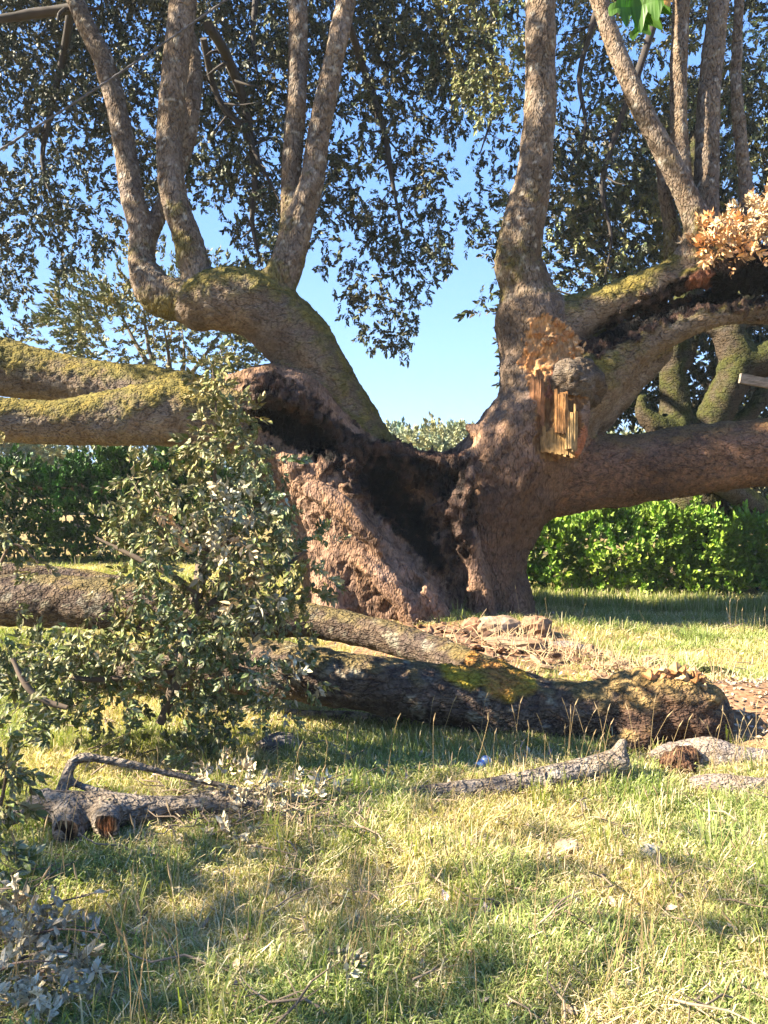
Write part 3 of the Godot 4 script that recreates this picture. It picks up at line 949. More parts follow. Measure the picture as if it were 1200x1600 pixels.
	leaves(o, "oak", mass(left, 9000, 11.0, 13.2, 0.75, -0.10, 0.98), M.leaf, "crown")
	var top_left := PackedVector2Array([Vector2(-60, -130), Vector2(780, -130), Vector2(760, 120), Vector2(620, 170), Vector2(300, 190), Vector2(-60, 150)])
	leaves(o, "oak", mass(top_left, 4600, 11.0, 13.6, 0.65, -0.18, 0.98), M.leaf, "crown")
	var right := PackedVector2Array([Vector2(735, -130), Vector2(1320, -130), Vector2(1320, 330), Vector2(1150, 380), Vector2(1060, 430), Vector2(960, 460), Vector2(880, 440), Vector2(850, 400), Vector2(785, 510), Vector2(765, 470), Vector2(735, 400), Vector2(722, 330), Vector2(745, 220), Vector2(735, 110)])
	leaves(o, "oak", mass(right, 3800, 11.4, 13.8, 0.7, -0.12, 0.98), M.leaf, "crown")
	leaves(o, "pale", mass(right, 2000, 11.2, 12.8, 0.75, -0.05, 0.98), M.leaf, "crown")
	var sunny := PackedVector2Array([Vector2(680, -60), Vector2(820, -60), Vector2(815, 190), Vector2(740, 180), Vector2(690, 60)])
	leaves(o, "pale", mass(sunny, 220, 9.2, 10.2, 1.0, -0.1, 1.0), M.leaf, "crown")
	# boughs above the picture that shade the rest
	for q in [[100, -420, 11.5, 2.4, 1.0], [500, -450, 11.5, 2.4, 1.0], [900, -450, 11.5, 2.4, 1.0]]:
		leaves(o, "oak", blob(px(q[0], q[1], q[2]), Vector3(q[3], q[4], 1.6), 1000, 1.3), M.leaf, "crown")
	var over := PackedVector2Array([Vector2(-900, -900), Vector2(150, -600), Vector2(250, -170), Vector2(-250, -150), Vector2(-300, 0), Vector2(-700, 0)])
	leaves(o, "oak", mass(over, 1000, 6.7, 8.0, 0.9, 0.06, 1.3), M.leaf, "crown")
	# dead rust coloured leaves on the broken arching limb
	var dead: Array[Transform3D] = []
	for q in [[1112, 362, 0.14], [1145, 378, 0.18], [1165, 352, 0.18], [1185, 335, 0.2], [1205, 375, 0.24], [1225, 340, 0.25], [1130, 392, 0.14], [1180, 395, 0.2], [1250, 390, 0.25], [1105, 385, 0.12]]:
		dead.append_array(blob(px(q[0], q[1], 8.2), Vector3(q[2], q[2] * 0.8, 0.3), 20, 1.1, 0.4))
	leaves(o, "dry", dead, M.dryleaf, "dead_leaves")

# a plate of split wood: upright fibres side by side, each with its own broken top; ends given in pixels
func slab(parent: Node3D, foot_a: Array, foot_b: Array, top: float, thick: float, strips: int, col: Color, rag: float) -> void:
	var g := Geo.new()
	for i in strips:
		var t0 := float(i) / strips
		var t1 := (i + 1.0) / strips
		var a := px(lerpf(foot_a[0], foot_b[0], t0), lerpf(foot_a[1], foot_b[1], t0), lerpf(foot_a[2], foot_b[2], t0))
		var b := px(lerpf(foot_a[0], foot_b[0], t1), lerpf(foot_a[1], foot_b[1], t1), lerpf(foot_a[2], foot_b[2], t1))
		var h: float = (lerpf(foot_a[1], foot_b[1], t0) - top) * foot_a[2] / F
		var arch := 0.03 * sin(PI * (t0 + t1) * 0.5)
		var z := rng.randf_range(-0.004, 0.004) + arch
		var tall := h * rng.randf_range(0.86, 1.0) - rag * rng.randf() * 2.0
		var low := -rng.randf_range(0.0, 0.03)
		var c := col * rng.randf_range(0.82, 1.12)
		var prev := []
		var skew := rng.randf_range(-0.25, 0.25)
		for k in 6:
			var t := k / 5.0
			var w := (b.x - a.x) * (0.10 * sin(t * 7.0 + i * 1.7) + skew * t)
			var y := lerpf(low, tall, t)
			var zz := z + 0.006 * sin(t * 5.0 + i) - 0.02 * t
			var cur := [Vector3(a.x + w, a.y + y, a.z + zz - thick), Vector3(a.x + w, a.y + y, a.z + zz - 0.0015), Vector3((a.x + b.x) * 0.5 + w, (a.y + b.y) * 0.5 + y, a.z + zz + 0.003), Vector3(b.x + w, b.y + y, b.z + zz - 0.0015), Vector3(b.x + w, b.y + y, b.z + zz - thick)]
			if k > 0:
				var c2 := (c * rng.randf_range(0.85, 1.12)).lerp(Color(0.22, 0.10, 0.05), 0.5 * pow(1.0 - t, 2.0) * rng.randf())
				for m in 4: g.quad(prev[m], cur[m], cur[m + 1], prev[m + 1], c, c2)
			prev = cur
		g.quad(prev[0], prev[4], prev[3], prev[1], c * 0.8, c * 1.2)
		g.tri(prev[1], prev[3], prev[2], c, c, c)
	mesh_node("split_plate", g.mesh(), M.torn, parent, Transform3D(Basis(), -parent.position))

func splinter(parent: Node3D, at: Vector3, dir: Vector3, length: float, width: float, col: Color) -> void:
	var g := Geo.new()
	var d := dir.normalized()
	var s := d.cross(Vector3(0.2, 0.1, 1)).normalized()
	var f := s.cross(d).normalized()
	var rows := []
	for i in 4:
		var t := i / 3.0
		var w := width * 0.5 * (1.0 - 0.8 * t * t) * rng.randf_range(0.75, 1.2)
		var c := at + d * length * (t - 0.05) + f * 0.01 * sin(t * 4.0) + s * width * 0.2 * rng.randf_range(-1, 1)
		rows.append([c - s * w - f * w * 0.5, c - s * w * 0.3 + f * w * 0.6, c + s * w + f * w * 0.2, c + s * w * 0.4 - f * w * 0.7])
	for i in 3:
		for k in 4:
			var k2 := (k + 1) % 4
			var cc := col * rng.randf_range(0.7, 1.15)
			g.quad(rows[i][k], rows[i][k2], rows[i + 1][k2], rows[i + 1][k], cc, cc)
	g.quad(rows[3][0], rows[3][1], rows[3][2], rows[3][3], col, col)
	mesh_node("splinter", g.mesh(), M.torn, parent, Transform3D(Basis(), -parent.position))

# ------------------------------------------------------------------ fallen wood
func log_paint(p: Vector3, n: Vector3, kind: int, s: float, perp: Vector3, along: Vector3, r: float) -> Array:
	# kind 0 dark plated bark, 1 grey dead wood, 2 lichen covered, 3 rotten brown, 4 pale bleached, 5 mossy in shade
	var lump := nz.get_noise_3dv(p * 2.2)
	var mid := nz.get_noise_3dv(p * 7.0)
	var fine := nz.get_noise_3dv(p * 22.0)
	var plate := cz.get_noise_3dv(perp * 6.5 + along * s * 4.0)
	var d := lump * 0.10 * r + mid * 0.05 * r
	var col := Color(0.088, 0.066, 0.051)
	if kind == 0:
		d += plate * 0.014 + fine * 0.004
		col = col.lerp(Color(0.165, 0.128, 0.097), clampf(0.4 + mid + fine, 0, 1))
		var li := nz.get_noise_3dv(p * 5.5 + Vector3(8, 2, 1)) + 0.4 * fine
		if li > 0.42: col = col.lerp(Color(0.30, 0.28, 0.21), clampf((li - 0.42) * 5.0, 0, 0.75))
		# moss on the shoulders, a bright cushion at the fork
		var m := 0.55 * smoothstep(0.55, 1.0, n.y + 0.55 * lump + 0.5 * mid)
		col = col.lerp(Color(0.19, 0.155, 0.045), m)
		var cu := near_blob(p, cushion_at, 0.35 * mid)
		if cu > 0.0 and n.y > -0.2:
			var k := clampf(cu * 5.0, 0, 1)
			col = col.lerp(Color(0.33, 0.26, 0.035).lerp(Color(0.33, 0.16, 0.05), clampf(0.35 + 1.4 * lump + 0.5 * fine, 0, 1)), k * smoothstep(-0.2, 0.4, n.y))
			d += k * (0.012 + 0.008 * fine)
		var st := near_blob(p, stump_at, 0.3 * mid)
		if st > 0.0:
			var k2 := clampf(st * 4.0, 0, 1)
			col = col.lerp(Color(0.105, 0.066, 0.046).lerp(Color(0.29, 0.20, 0.085), smoothstep(0.25, 0.85, n.y + mid * 0.4)), k2)
			d += k2 * (mid * 0.015 - plate * 0.008)
	elif kind == 1:
		col = Color(0.205, 0.170, 0.135).lerp(Color(0.30, 0.265, 0.22), clampf(0.5 + mid + 0.6 * fine, 0, 1))
		d += plate * 0.006 + fine * 0.003
	elif kind == 2:
		col = Color(0.15, 0.12, 0.085).lerp(Color(0.42, 0.38, 0.27), smoothstep(0.05, 0.3, mid + 0.5 * fine))
		d += plate * 0.008 + fine * 0.004
	elif kind == 3:
		var rot := rz.get_noise_3dv(p * 9.0)
		col = Color(0.30, 0.18, 0.11).lerp(Color(0.15, 0.085, 0.055), clampf(0.5 + rot + mid, 0, 1))
		d += rot * 0.02 + cz.get_noise_3dv(p * 9.0) * 0.02
	elif kind == 4:
		col = Color(0.40, 0.35, 0.30).lerp(Color(0.27, 0.225, 0.19), clampf(0.5 + 1.2 * rz.get_noise_3dv(perp * 12.0 + along * s * 1.5), 0, 1))
		d += fine * 0.004 + rz.get_noise_3dv(perp * 10.0 + along * s) * 0.008
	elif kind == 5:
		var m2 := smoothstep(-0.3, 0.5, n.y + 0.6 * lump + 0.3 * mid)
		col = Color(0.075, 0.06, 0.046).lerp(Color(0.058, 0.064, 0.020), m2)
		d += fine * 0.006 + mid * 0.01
	return [d, col, 0]

var cushion_at: Array = []
var stump_at: Array = []

func wood(part: String) -> Material:
	if part == "bark" or part == "bough": return M.log
	if part == "rotten_heart": return M.char
	if part == "trunk" or part == "limb": return M.limb
	return M.grey

func log_thing(called: String, label: String, at: Vector3, chains: Array, cell: float, cuts := []) -> Node3D:
	var o := thing(called, label, "log", at)
	var b := body()
	for c in cuts: cut(b, c)
	for c in chains: grow(b, c[0], c[1], c[2], c[3], c[4] if c.size() > 4 else 3)
	build(b, o, cell, wood, log_paint)
	return o

func fallen_wood() -> void:
	cushion_at = at_px([[740, 1042, 36, 5.0], [715, 1040, 26, 5.0], [785, 1058, 38, 4.95], [820, 1068, 26, 4.9], [985, 1060, 34, 4.85]])
	stump_at = at_px([[1040, 1100, 105, 4.9], [1085, 1130, 60, 4.8]])
	var o := log_thing("fallen_log", "long dark fallen trunk, forked, with mossy cushion and splintered orange end", gp(800, 1165) , [
		["bark", 0, 0.09, [[1098, 1122, 50, 4.98], [1060, 1108, 60, 4.98], [1010, 1102, 58, 5.0], [950, 1110, 47, 5.02], [870, 1110, 47, 5.05], [790, 1106, 51, 5.1], [700, 1088, 49, 5.1], [600, 1070, 47, 5.12], [500, 1056, 46, 5.2], [400, 1042, 46, 5.5], [300, 1040, 42, 5.7], [200, 1042, 36, 5.9], [120, 1050, 30, 6.1]]],
		["bark", 0, 0.06, [[880, 1100, 34, 5.05], [810, 1080, 34, 5.12], [740, 1046, 31, 5.35], [660, 1012, 28, 5.75], [570, 986, 27, 6.1], [480, 970, 30, 6.3], [380, 962, 36, 6.3], [270, 952, 40, 6.35], [150, 942, 42, 6.45], [50, 938, 43, 6.5], [-60, 938, 42, 6.5], [-200, 945, 40, 6.5]]],
		["bark", 0, 0.05, [[1085, 1140, 26, 4.9], [1115, 1155, 15, 4.85], [1140, 1158, 8, 4.85]]],
		["bark", 0, 0.05, [[1000, 1120, 30, 4.85], [1000, 1155, 26, 4.8], [960, 1168, 18, 4.78]]],
	], 0.021)
	for i in 46:
		var u := 1010.0 + 84.0 * i / 45.0 + rng.randf_range(-4, 4)
		var v := 1052.0 + rng.randf_range(-8, 8) + maxf(0.0, u - 1060.0) * 0.3
		splinter(o, px(u, v + 4, 4.9 + rng.randf_range(-0.06, 0.14)), Vector3(rng.randf_range(-0.9, 1.2), rng.randf_range(0.3, 1.0), rng.randf_range(-0.6, 0.6)), rng.randf_range(0.03, 0.09), rng.randf_range(0.03, 0.085), Color(0.60, 0.29, 0.13) if i % 3 else Color(0.66, 0.44, 0.23))
	for i in 22:
		var v2 := 1078.0 + rng.randf_range(0, 75)
		splinter(o, px(1088 + (v2 - 1078) * 0.2 + rng.randf_range(-8, 8), v2, 4.92 + rng.randf_range(-0.1, 0.15)), Vector3(1, rng.randf_range(-0.3, 0.5), rng.randf_range(-0.3, 0.3)), rng.randf_range(0.05, 0.12), rng.randf_range(0.03, 0.06), Color(0.11, 0.06, 0.04))
	log_thing("fallen_log", "thin bark-covered log lying along the top of the thick dark one, far left", gp(60, 960) , [["bark", 0, 0.03, [[-140, 885, 14, 7.3], [-20, 890, 15, 7.2], [70, 895, 14, 7.1], [150, 905, 14, 7.0], [240, 918, 12, 6.9], [330, 935, 9, 6.8]]]], 0.02)
	log_thing("fallen_log", "lichen-spotted low log on the grass underneath the long dark fallen trunk", gp(560, 1150), [
		["bark", 2, 0.03, [[250, 1112, 16, 5.7], [350, 1118, 18, 5.55], [460, 1124, 20, 5.45], [570, 1130, 20, 5.35], [680, 1140, 18, 5.25], [760, 1148, 14, 5.15], [830, 1156, 9, 5.1]]]], 0.018)
	log_thing("fallen_branch", "thin grey barked branch lying in the grass before the fallen trunk", gp(780, 1248), [
		["bark", 1, 0.02, [[974, 1190, 24, 4.34], [935, 1202, 25, 4.3], [880, 1215, 24, 4.24], [800, 1230, 22, 4.15], [700, 1240, 18, 4.1], [620, 1246, 15, 4.06], [560, 1249, 13, 4.03], [490, 1252, 9, 4.02], [400, 1256, 6, 4.0]]],
		["knot", 1, 0.02, [[968, 1180, 14, 4.33], [975, 1164, 12, 4.34], [990, 1157, 8, 4.34]]]], 0.012, [[[1075, 1170, 92, 4.34], [1085, 1190, 92, 4.34]]])
	var k := log_thing("gnarled_log", "gnarled dark log with two sawn stubs and a bent bough, left in shade", gp(200, 1300), [
		["bark", 1, 0.03, [[60, 1253, 17, 3.7], [110, 1264, 29, 3.68], [190, 1266, 27, 3.7], [250, 1262, 18, 3.75], [340, 1258, 15, 3.8], [410, 1260, 11, 3.85], [470, 1264, 6, 3.86]]],
		["bark", 1, 0.03, [[112, 1268, 24, 3.66], [106, 1290, 25, 3.55], [104, 1298, 23, 3.5]]],
		["bark", 1, 0.03, [[165, 1268, 25, 3.66], [166, 1284, 24, 3.54], [166, 1290, 23, 3.5]]],
		["bark", 1, 0.03, [[118, 1298, 20, 3.6], [120, 1314, 17, 3.5]]],
		["bark", 1, 0.03, [[70, 1250, 16, 3.7], [42, 1266, 13, 3.66], [10, 1282, 12, 3.62], [-40, 1290, 11, 3.6]]],
		["bough", 1, 0.02, [[92, 1248, 11, 3.75], [104, 1216, 10, 3.8], [124, 1184, 9, 3.85], [200, 1194, 7.5, 3.9], [280, 1212, 6.5, 3.95], [350, 1228, 6, 3.95], [400, 1238, 3.5, 3.95]]],
		["bough", 1, 0.02, [[112, 1222, 7, 3.82], [165, 1240, 6.5, 3.8], [240, 1250, 6, 3.8], [330, 1240, 4.5, 3.82], [400, 1228, 3, 3.85]]]], 0.0115, [[[104, 1312, 100, 3.225], [104, 1320, 100, 3.2]], [[166, 1304, 100, 3.225], [166, 1310, 100, 3.2]]])
	for q in [[104, 1299, 3.462, 19, Color(0.05, 0.036, 0.03)], [166, 1290, 3.462, 18, Color(0.34, 0.15, 0.07)]]:
		var g := Geo.new()
		var c := px(q[0], q[1], q[2])
		var r: float = q[3] * q[2] / F
		var cols := [q[4] * 0.2, q[4] * 0.55, q[4] * 0.62, q[4] * 0.4, Color(0.085, 0.062, 0.05), Color(0.10, 0.078, 0.064)]
		for j in 5:
			for s in 16:
				var a0 := TAU * s / 16
				var a1 := TAU * (s + 1) / 16
				var w0 := r * j / 5.0 * (1.0 + 0.12 * sin(a0 * 3.0 + j * 1.3) + 0.08 * sin(a0 * 7.0 + j))
				var w0b := r * j / 5.0 * (1.0 + 0.12 * sin(a1 * 3.0 + j * 1.3) + 0.08 * sin(a1 * 7.0 + j))
				var w1 := r * (j + 1) / 5.0 * (1.0 + 0.12 * sin(a0 * 3.0 + (j + 1) * 1.3) + 0.08 * sin(a0 * 7.0 + j + 1))
				var w1b := r * (j + 1) / 5.0 * (1.0 + 0.12 * sin(a1 * 3.0 + (j + 1) * 1.3) + 0.08 * sin(a1 * 7.0 + j + 1))
				var zo := Vector3(0, 0.0, -0.002)
				var zi := Vector3(0, 0.0, -0.002)
				var da := 0.75 + 0.5 * rng.randf()
				g.quad(c + zi + Vector3(cos(a0), sin(a0), 0) * w0, c + zo + Vector3(cos(a0), sin(a0), 0) * w1, c + zo + Vector3(cos(a1), sin(a1), 0) * w1b, c + zi + Vector3(cos(a1), sin(a1), 0) * w0b, cols[j] * da, cols[j + 1] * da)
		mesh_node("sawn_end", g.mesh(), M.torn, k, Transform3D(Basis(), -k.position))
	log_thing("split_log", "pale grey split log in front of the splintered stump end", gp(1110, 1205), [
		["bleached_wood", 4, 0.04, [[1072, 1186, 22, 4.62], [1105, 1180, 27, 4.62], [1150, 1190, 24, 4.6], [1230, 1200, 24, 4.6]]],
		["bleached_wood", 4, 0.03, [[1022, 1180, 8, 4.66], [1050, 1172, 12, 4.66], [1100, 1168, 14, 4.7]]],
		["rotten_heart", 3, 0.03, [[1072, 1186, 21, 4.54], [1052, 1192, 22, 4.5], [1068, 1204, 20, 4.48]]]], 0.0125)
	log_thing("pale_log", "bleached whitish slab of wood low in grass at the right edge", gp(1160, 1235), [
		["bleached_wood", 4, 0.03, [[1085, 1222, 8, 4.25], [1120, 1226, 15, 4.22], [1170, 1232, 17, 4.2], [1240, 1236, 18, 4.2]]]], 0.0125)
	log_thing("rotten_log", "dark low lump of wood in shade beyond the litter, right edge", gp(1120, 1068), [
		["bark", 5, 0.03, [[1085, 1054, 8, 6.3], [1115, 1053, 12, 6.3], [1150, 1060, 9, 6.3]]]], 0.02)
	log_thing("rotten_log", "grey-brown broken log end beside the foot of the trunk", gp(890, 1030), [
		["bleached_wood", 4, 0.03, [[860, 1015, 12, 7.3], [895, 1018, 16, 7.25], [925, 1030, 13, 7.1]]]], 0.02)

func chunk(called: String, label: String, cat: String, at: Vector3, size: Vector3, col: Color, mat: Material, seed_no: int, turn := 0.0, group := "") -> void:
	var g := Geo.new()
	var nn := FastNoiseLite.new()
	nn.seed = seed_no
	nn.frequency = 1.0
	var rows := 9
	var cols := 14
	var pt := func(i: int, j: int) -> Vector3:
		var a := PI * i / rows
		var b := TAU * (j % cols) / cols
		var d := Vector3(sin(a) * cos(b), cos(a), sin(a) * sin(b))
		# squarish with broken facets
		var m := pow(pow(absf(d.x), 3.5) + pow(absf(d.y), 3.5) + pow(absf(d.z), 3.5), -1.0 / 3.5)
		var k := lerpf(1.0, m, 0.75) * (1.0 + 0.28 * nn.get_noise_3dv(d * 1.7) + 0.12 * nn.get_noise_3dv(d * 5.0))
		return (d * k) * size
	for i in rows:
		for j in cols:
			var a: Vector3 = pt.call(i, j)
			var b: Vector3 = pt.call(i, j + 1)
			var c: Vector3 = pt.call(i + 1, j + 1)
			var e: Vector3 = pt.call(i + 1, j)
			var w := col * (1.0 + 0.35 * nn.get_noise_3dv(a * 30.0))
			if i > 0: g.tri(a, c, b, w, w, w)
			if i < rows - 1: g.tri(a, e, c, w, w, w)
	var o := mesh_node(called, g.mesh(), mat, null, Transform3D(Basis(Vector3.UP, turn), at))
	tag(o, label, cat, group)

func debris() -> void:
	var y := func(u: float, v: float, d: float) -> Vector3: 
		var p := px(u, v, d)
		p.y = maxf(p.y, gh(p.x, p.z) + 0.04)
		return p
	chunk("wood_block", "pale flat-topped chunk of wood at the foot of the trunk", "wood chunk", y.call(778, 998, 7.6), Vector3(0.22, 0.10, 0.16), Color(0.40, 0.30, 0.22), M.stone, 5, 0.4)
	chunk("wood_block", "rounded brown chunk of wood beside the pale flat-topped one", "wood chunk", y.call(838, 1003, 7.6), Vector3(0.14, 0.12, 0.14), Color(0.32, 0.20, 0.13), M.stone, 6, 1.0)
	chunk("wood_block", "long bark slab leaning below the pale chunk at the trunk foot", "wood chunk", y.call(800, 1030, 7.0), Vector3(0.26, 0.05, 0.10), Color(0.36, 0.26, 0.19), M.stone, 8, -0.5)
	chunk("wood_block", "reddish chunk at the left end of the pale flat-topped one", "wood chunk", y.call(740, 1003, 7.6), Vector3(0.12, 0.09, 0.1), Color(0.33, 0.19, 0.13), M.stone, 18, -0.2)
	chunk("stone", "blue-grey angular stone in the grass left of the fallen trunk", "stone", gp(436, 1172, 0.02), Vector3(0.125, 0.06, 0.1), Color(0.20, 0.185, 0.185), M.stone, 9, 0.3)
	chunk("stone", "small tan stone in grass, left of the paler one", "stone", gp(888, 1326, 0.02), Vector3(0.055, 0.035, 0.05), Color(0.44, 0.36, 0.26), M.stone, 10, 0.3)
	chunk("stone", "small whitish stone in grass, right of the tan one", "stone", gp(1016, 1336, 0.02), Vector3(0.045, 0.03, 0.04), Color(0.42, 0.41, 0.38), M.stone, 12, 0.9)
	# chips and bark thrown over the foot of the trunk
	var first: MeshInstance3D = null
	for i in 170:
		var t := rng.randf()
		var p := Vector3(lerpf(0.0, 2.1, t) + rng.randf_range(-0.35, 0.35), 0, lerpf(-7.75, -6.2, t) + rng.randf_range(-0.55, 0.55))
		p.y = gh(p.x, p.z) + rng.randf_range(0.0, 0.045)
		var b := Basis.from_euler(Vector3(rng.randf_range(-0.6, 0.6), rng.randf() * TAU, rng.randf_range(-0.6, 0.6))).scaled(Vector3.ONE * rng.randf_range(0.5, 1.6))
		if first == null or i % 37 == 0:
			chunk("bark_chip", "splintered bark chip scattered over the foot of the trunk", "bark chip", p, Vector3(0.055, 0.016, 0.03), [Color(0.30, 0.19, 0.13), Color(0.40, 0.29, 0.2), Color(0.16, 0.10, 0.07)][(i / 37) % 3], M.stone, 20 + i, 0.0, "bark chips round the trunk")
			first = get_child(get_child_count() - 1)
		else:
			var c := first.duplicate()
			c.name = numbered("bark_chip")
			add_child(c)
			c.transform = Transform3D(b, p)
	# dry stalks and curled dead leaves on the heap
	var st := Geo.new()
	for i in 380:
		var t2 := rng.randf()
		var p2 := Vector3(lerpf(0.8, 2.3, t2) + rng.randf_range(-0.35, 0.35), 0, lerpf(-7.3, -5.9, t2) + rng.randf_range(-0.4, 0.4))
		p2.y = gh(p2.x, p2.z) + 0.02
		var dir := (ball() + Vector3(0, 0.5, 0)).normalized()
		var l := rng.randf_range(0.06, 0.26)
		tube(st, [v4(p2, 0.004), v4(p2 + dir * l * 0.5 + Vector3(0, 0.012, 0), 0.0035), v4(p2 + dir * l, 0.0015)], Color(0.46, 0.34, 0.19), 4, 2, 0.0, false)
	var so := mesh_node("dry_stalks", st.mesh(), M.twig)
	so.set_meta("kind", "stuff")
	tag(so, "tangle of dry straw-coloured stalks on the heap behind the fallen trunk", "stalks")
	# two dark bare twigs on the shaded grass, lower left
	for q in [["bare dark twig lying in shaded grass, higher and farther left of two", [[35, 1452, 1.5, 2.95], [70, 1436, 2, 3.0], [115, 1420, 2.2, 3.05], [163, 1411, 1.2, 3.08]]], ["bare dark forked twig in shaded grass, lower and farther right of two", [[138, 1490, 2.2, 2.78], [170, 1472, 2, 2.83], [205, 1452, 1.8, 2.9], [232, 1422, 1.0, 2.95]]]]:
		var tg := Geo.new()
		tube(tg, track(q[1]), Color(0.07, 0.055, 0.045), 6, 4, 0.15)
		tag(mesh_node("twig", tg.mesh(), M.twig), q[0], "twig")
	# a crushed drink can
	var can := thing("crushed_can", "small crushed white and blue can lying in the grass", "can", gp(753, 1202, 0.035))
	var cg := Geo.new()
	var rows := []
	for i in 9:
		var t := i / 8.0
		var row := []
		for s in 18:
			var a := TAU * s / 18
			var r := 0.031 * (1.0 - 0.28 * sin(t * PI) * (0.5 + 0.5 * cos(a * 2.0 + t * 5.0)))
			if i == 0 or i == 8: r *= 0.86
			row.append(Vector3((t - 0.5) * 0.11, cos(a) * r, sin(a) * r))
		rows.append(row)
	for i in 8:
		for s in 18:
			var c2 := Color(0.10, 0.22, 0.55) if (i == 2 or i == 3 or i == 6) else Color(0.72, 0.74, 0.76)
			cg.quad(rows[i][s], rows[i][(s + 1) % 18], rows[i + 1][(s + 1) % 18], rows[i + 1][s], c2, c2)
	var cm := StandardMaterial3D.new()
	cm.vertex_color_use_as_albedo = true
	cm.metallic = 0.35
	cm.roughness = 0.35
	mesh_node("can_side", cg.mesh(), cm, can)
	for e in [0, 8]:
		var lg := Geo.new()
		var cc := Vector3((e / 8.0 - 0.5) * 0.11 * 0.94, 0, 0)
		for s in 18:
			if e == 0: lg.tri(cc, rows[e][(s + 1) % 18], rows[e][s], Color(0.6, 0.6, 0.62), Color(0.6, 0.6, 0.62), Color(0.3, 0.3, 0.6))
			else: lg.tri(cc, rows[e][s], rows[e][(s + 1) % 18], Color(0.6, 0.6, 0.62), Color(0.6, 0.6, 0.62), Color(0.3, 0.3, 0.6))
		mesh_node("can_end", lg.mesh(), cm, can)
	can.rotation = Vector3(0.1, 0.9, 0.15)

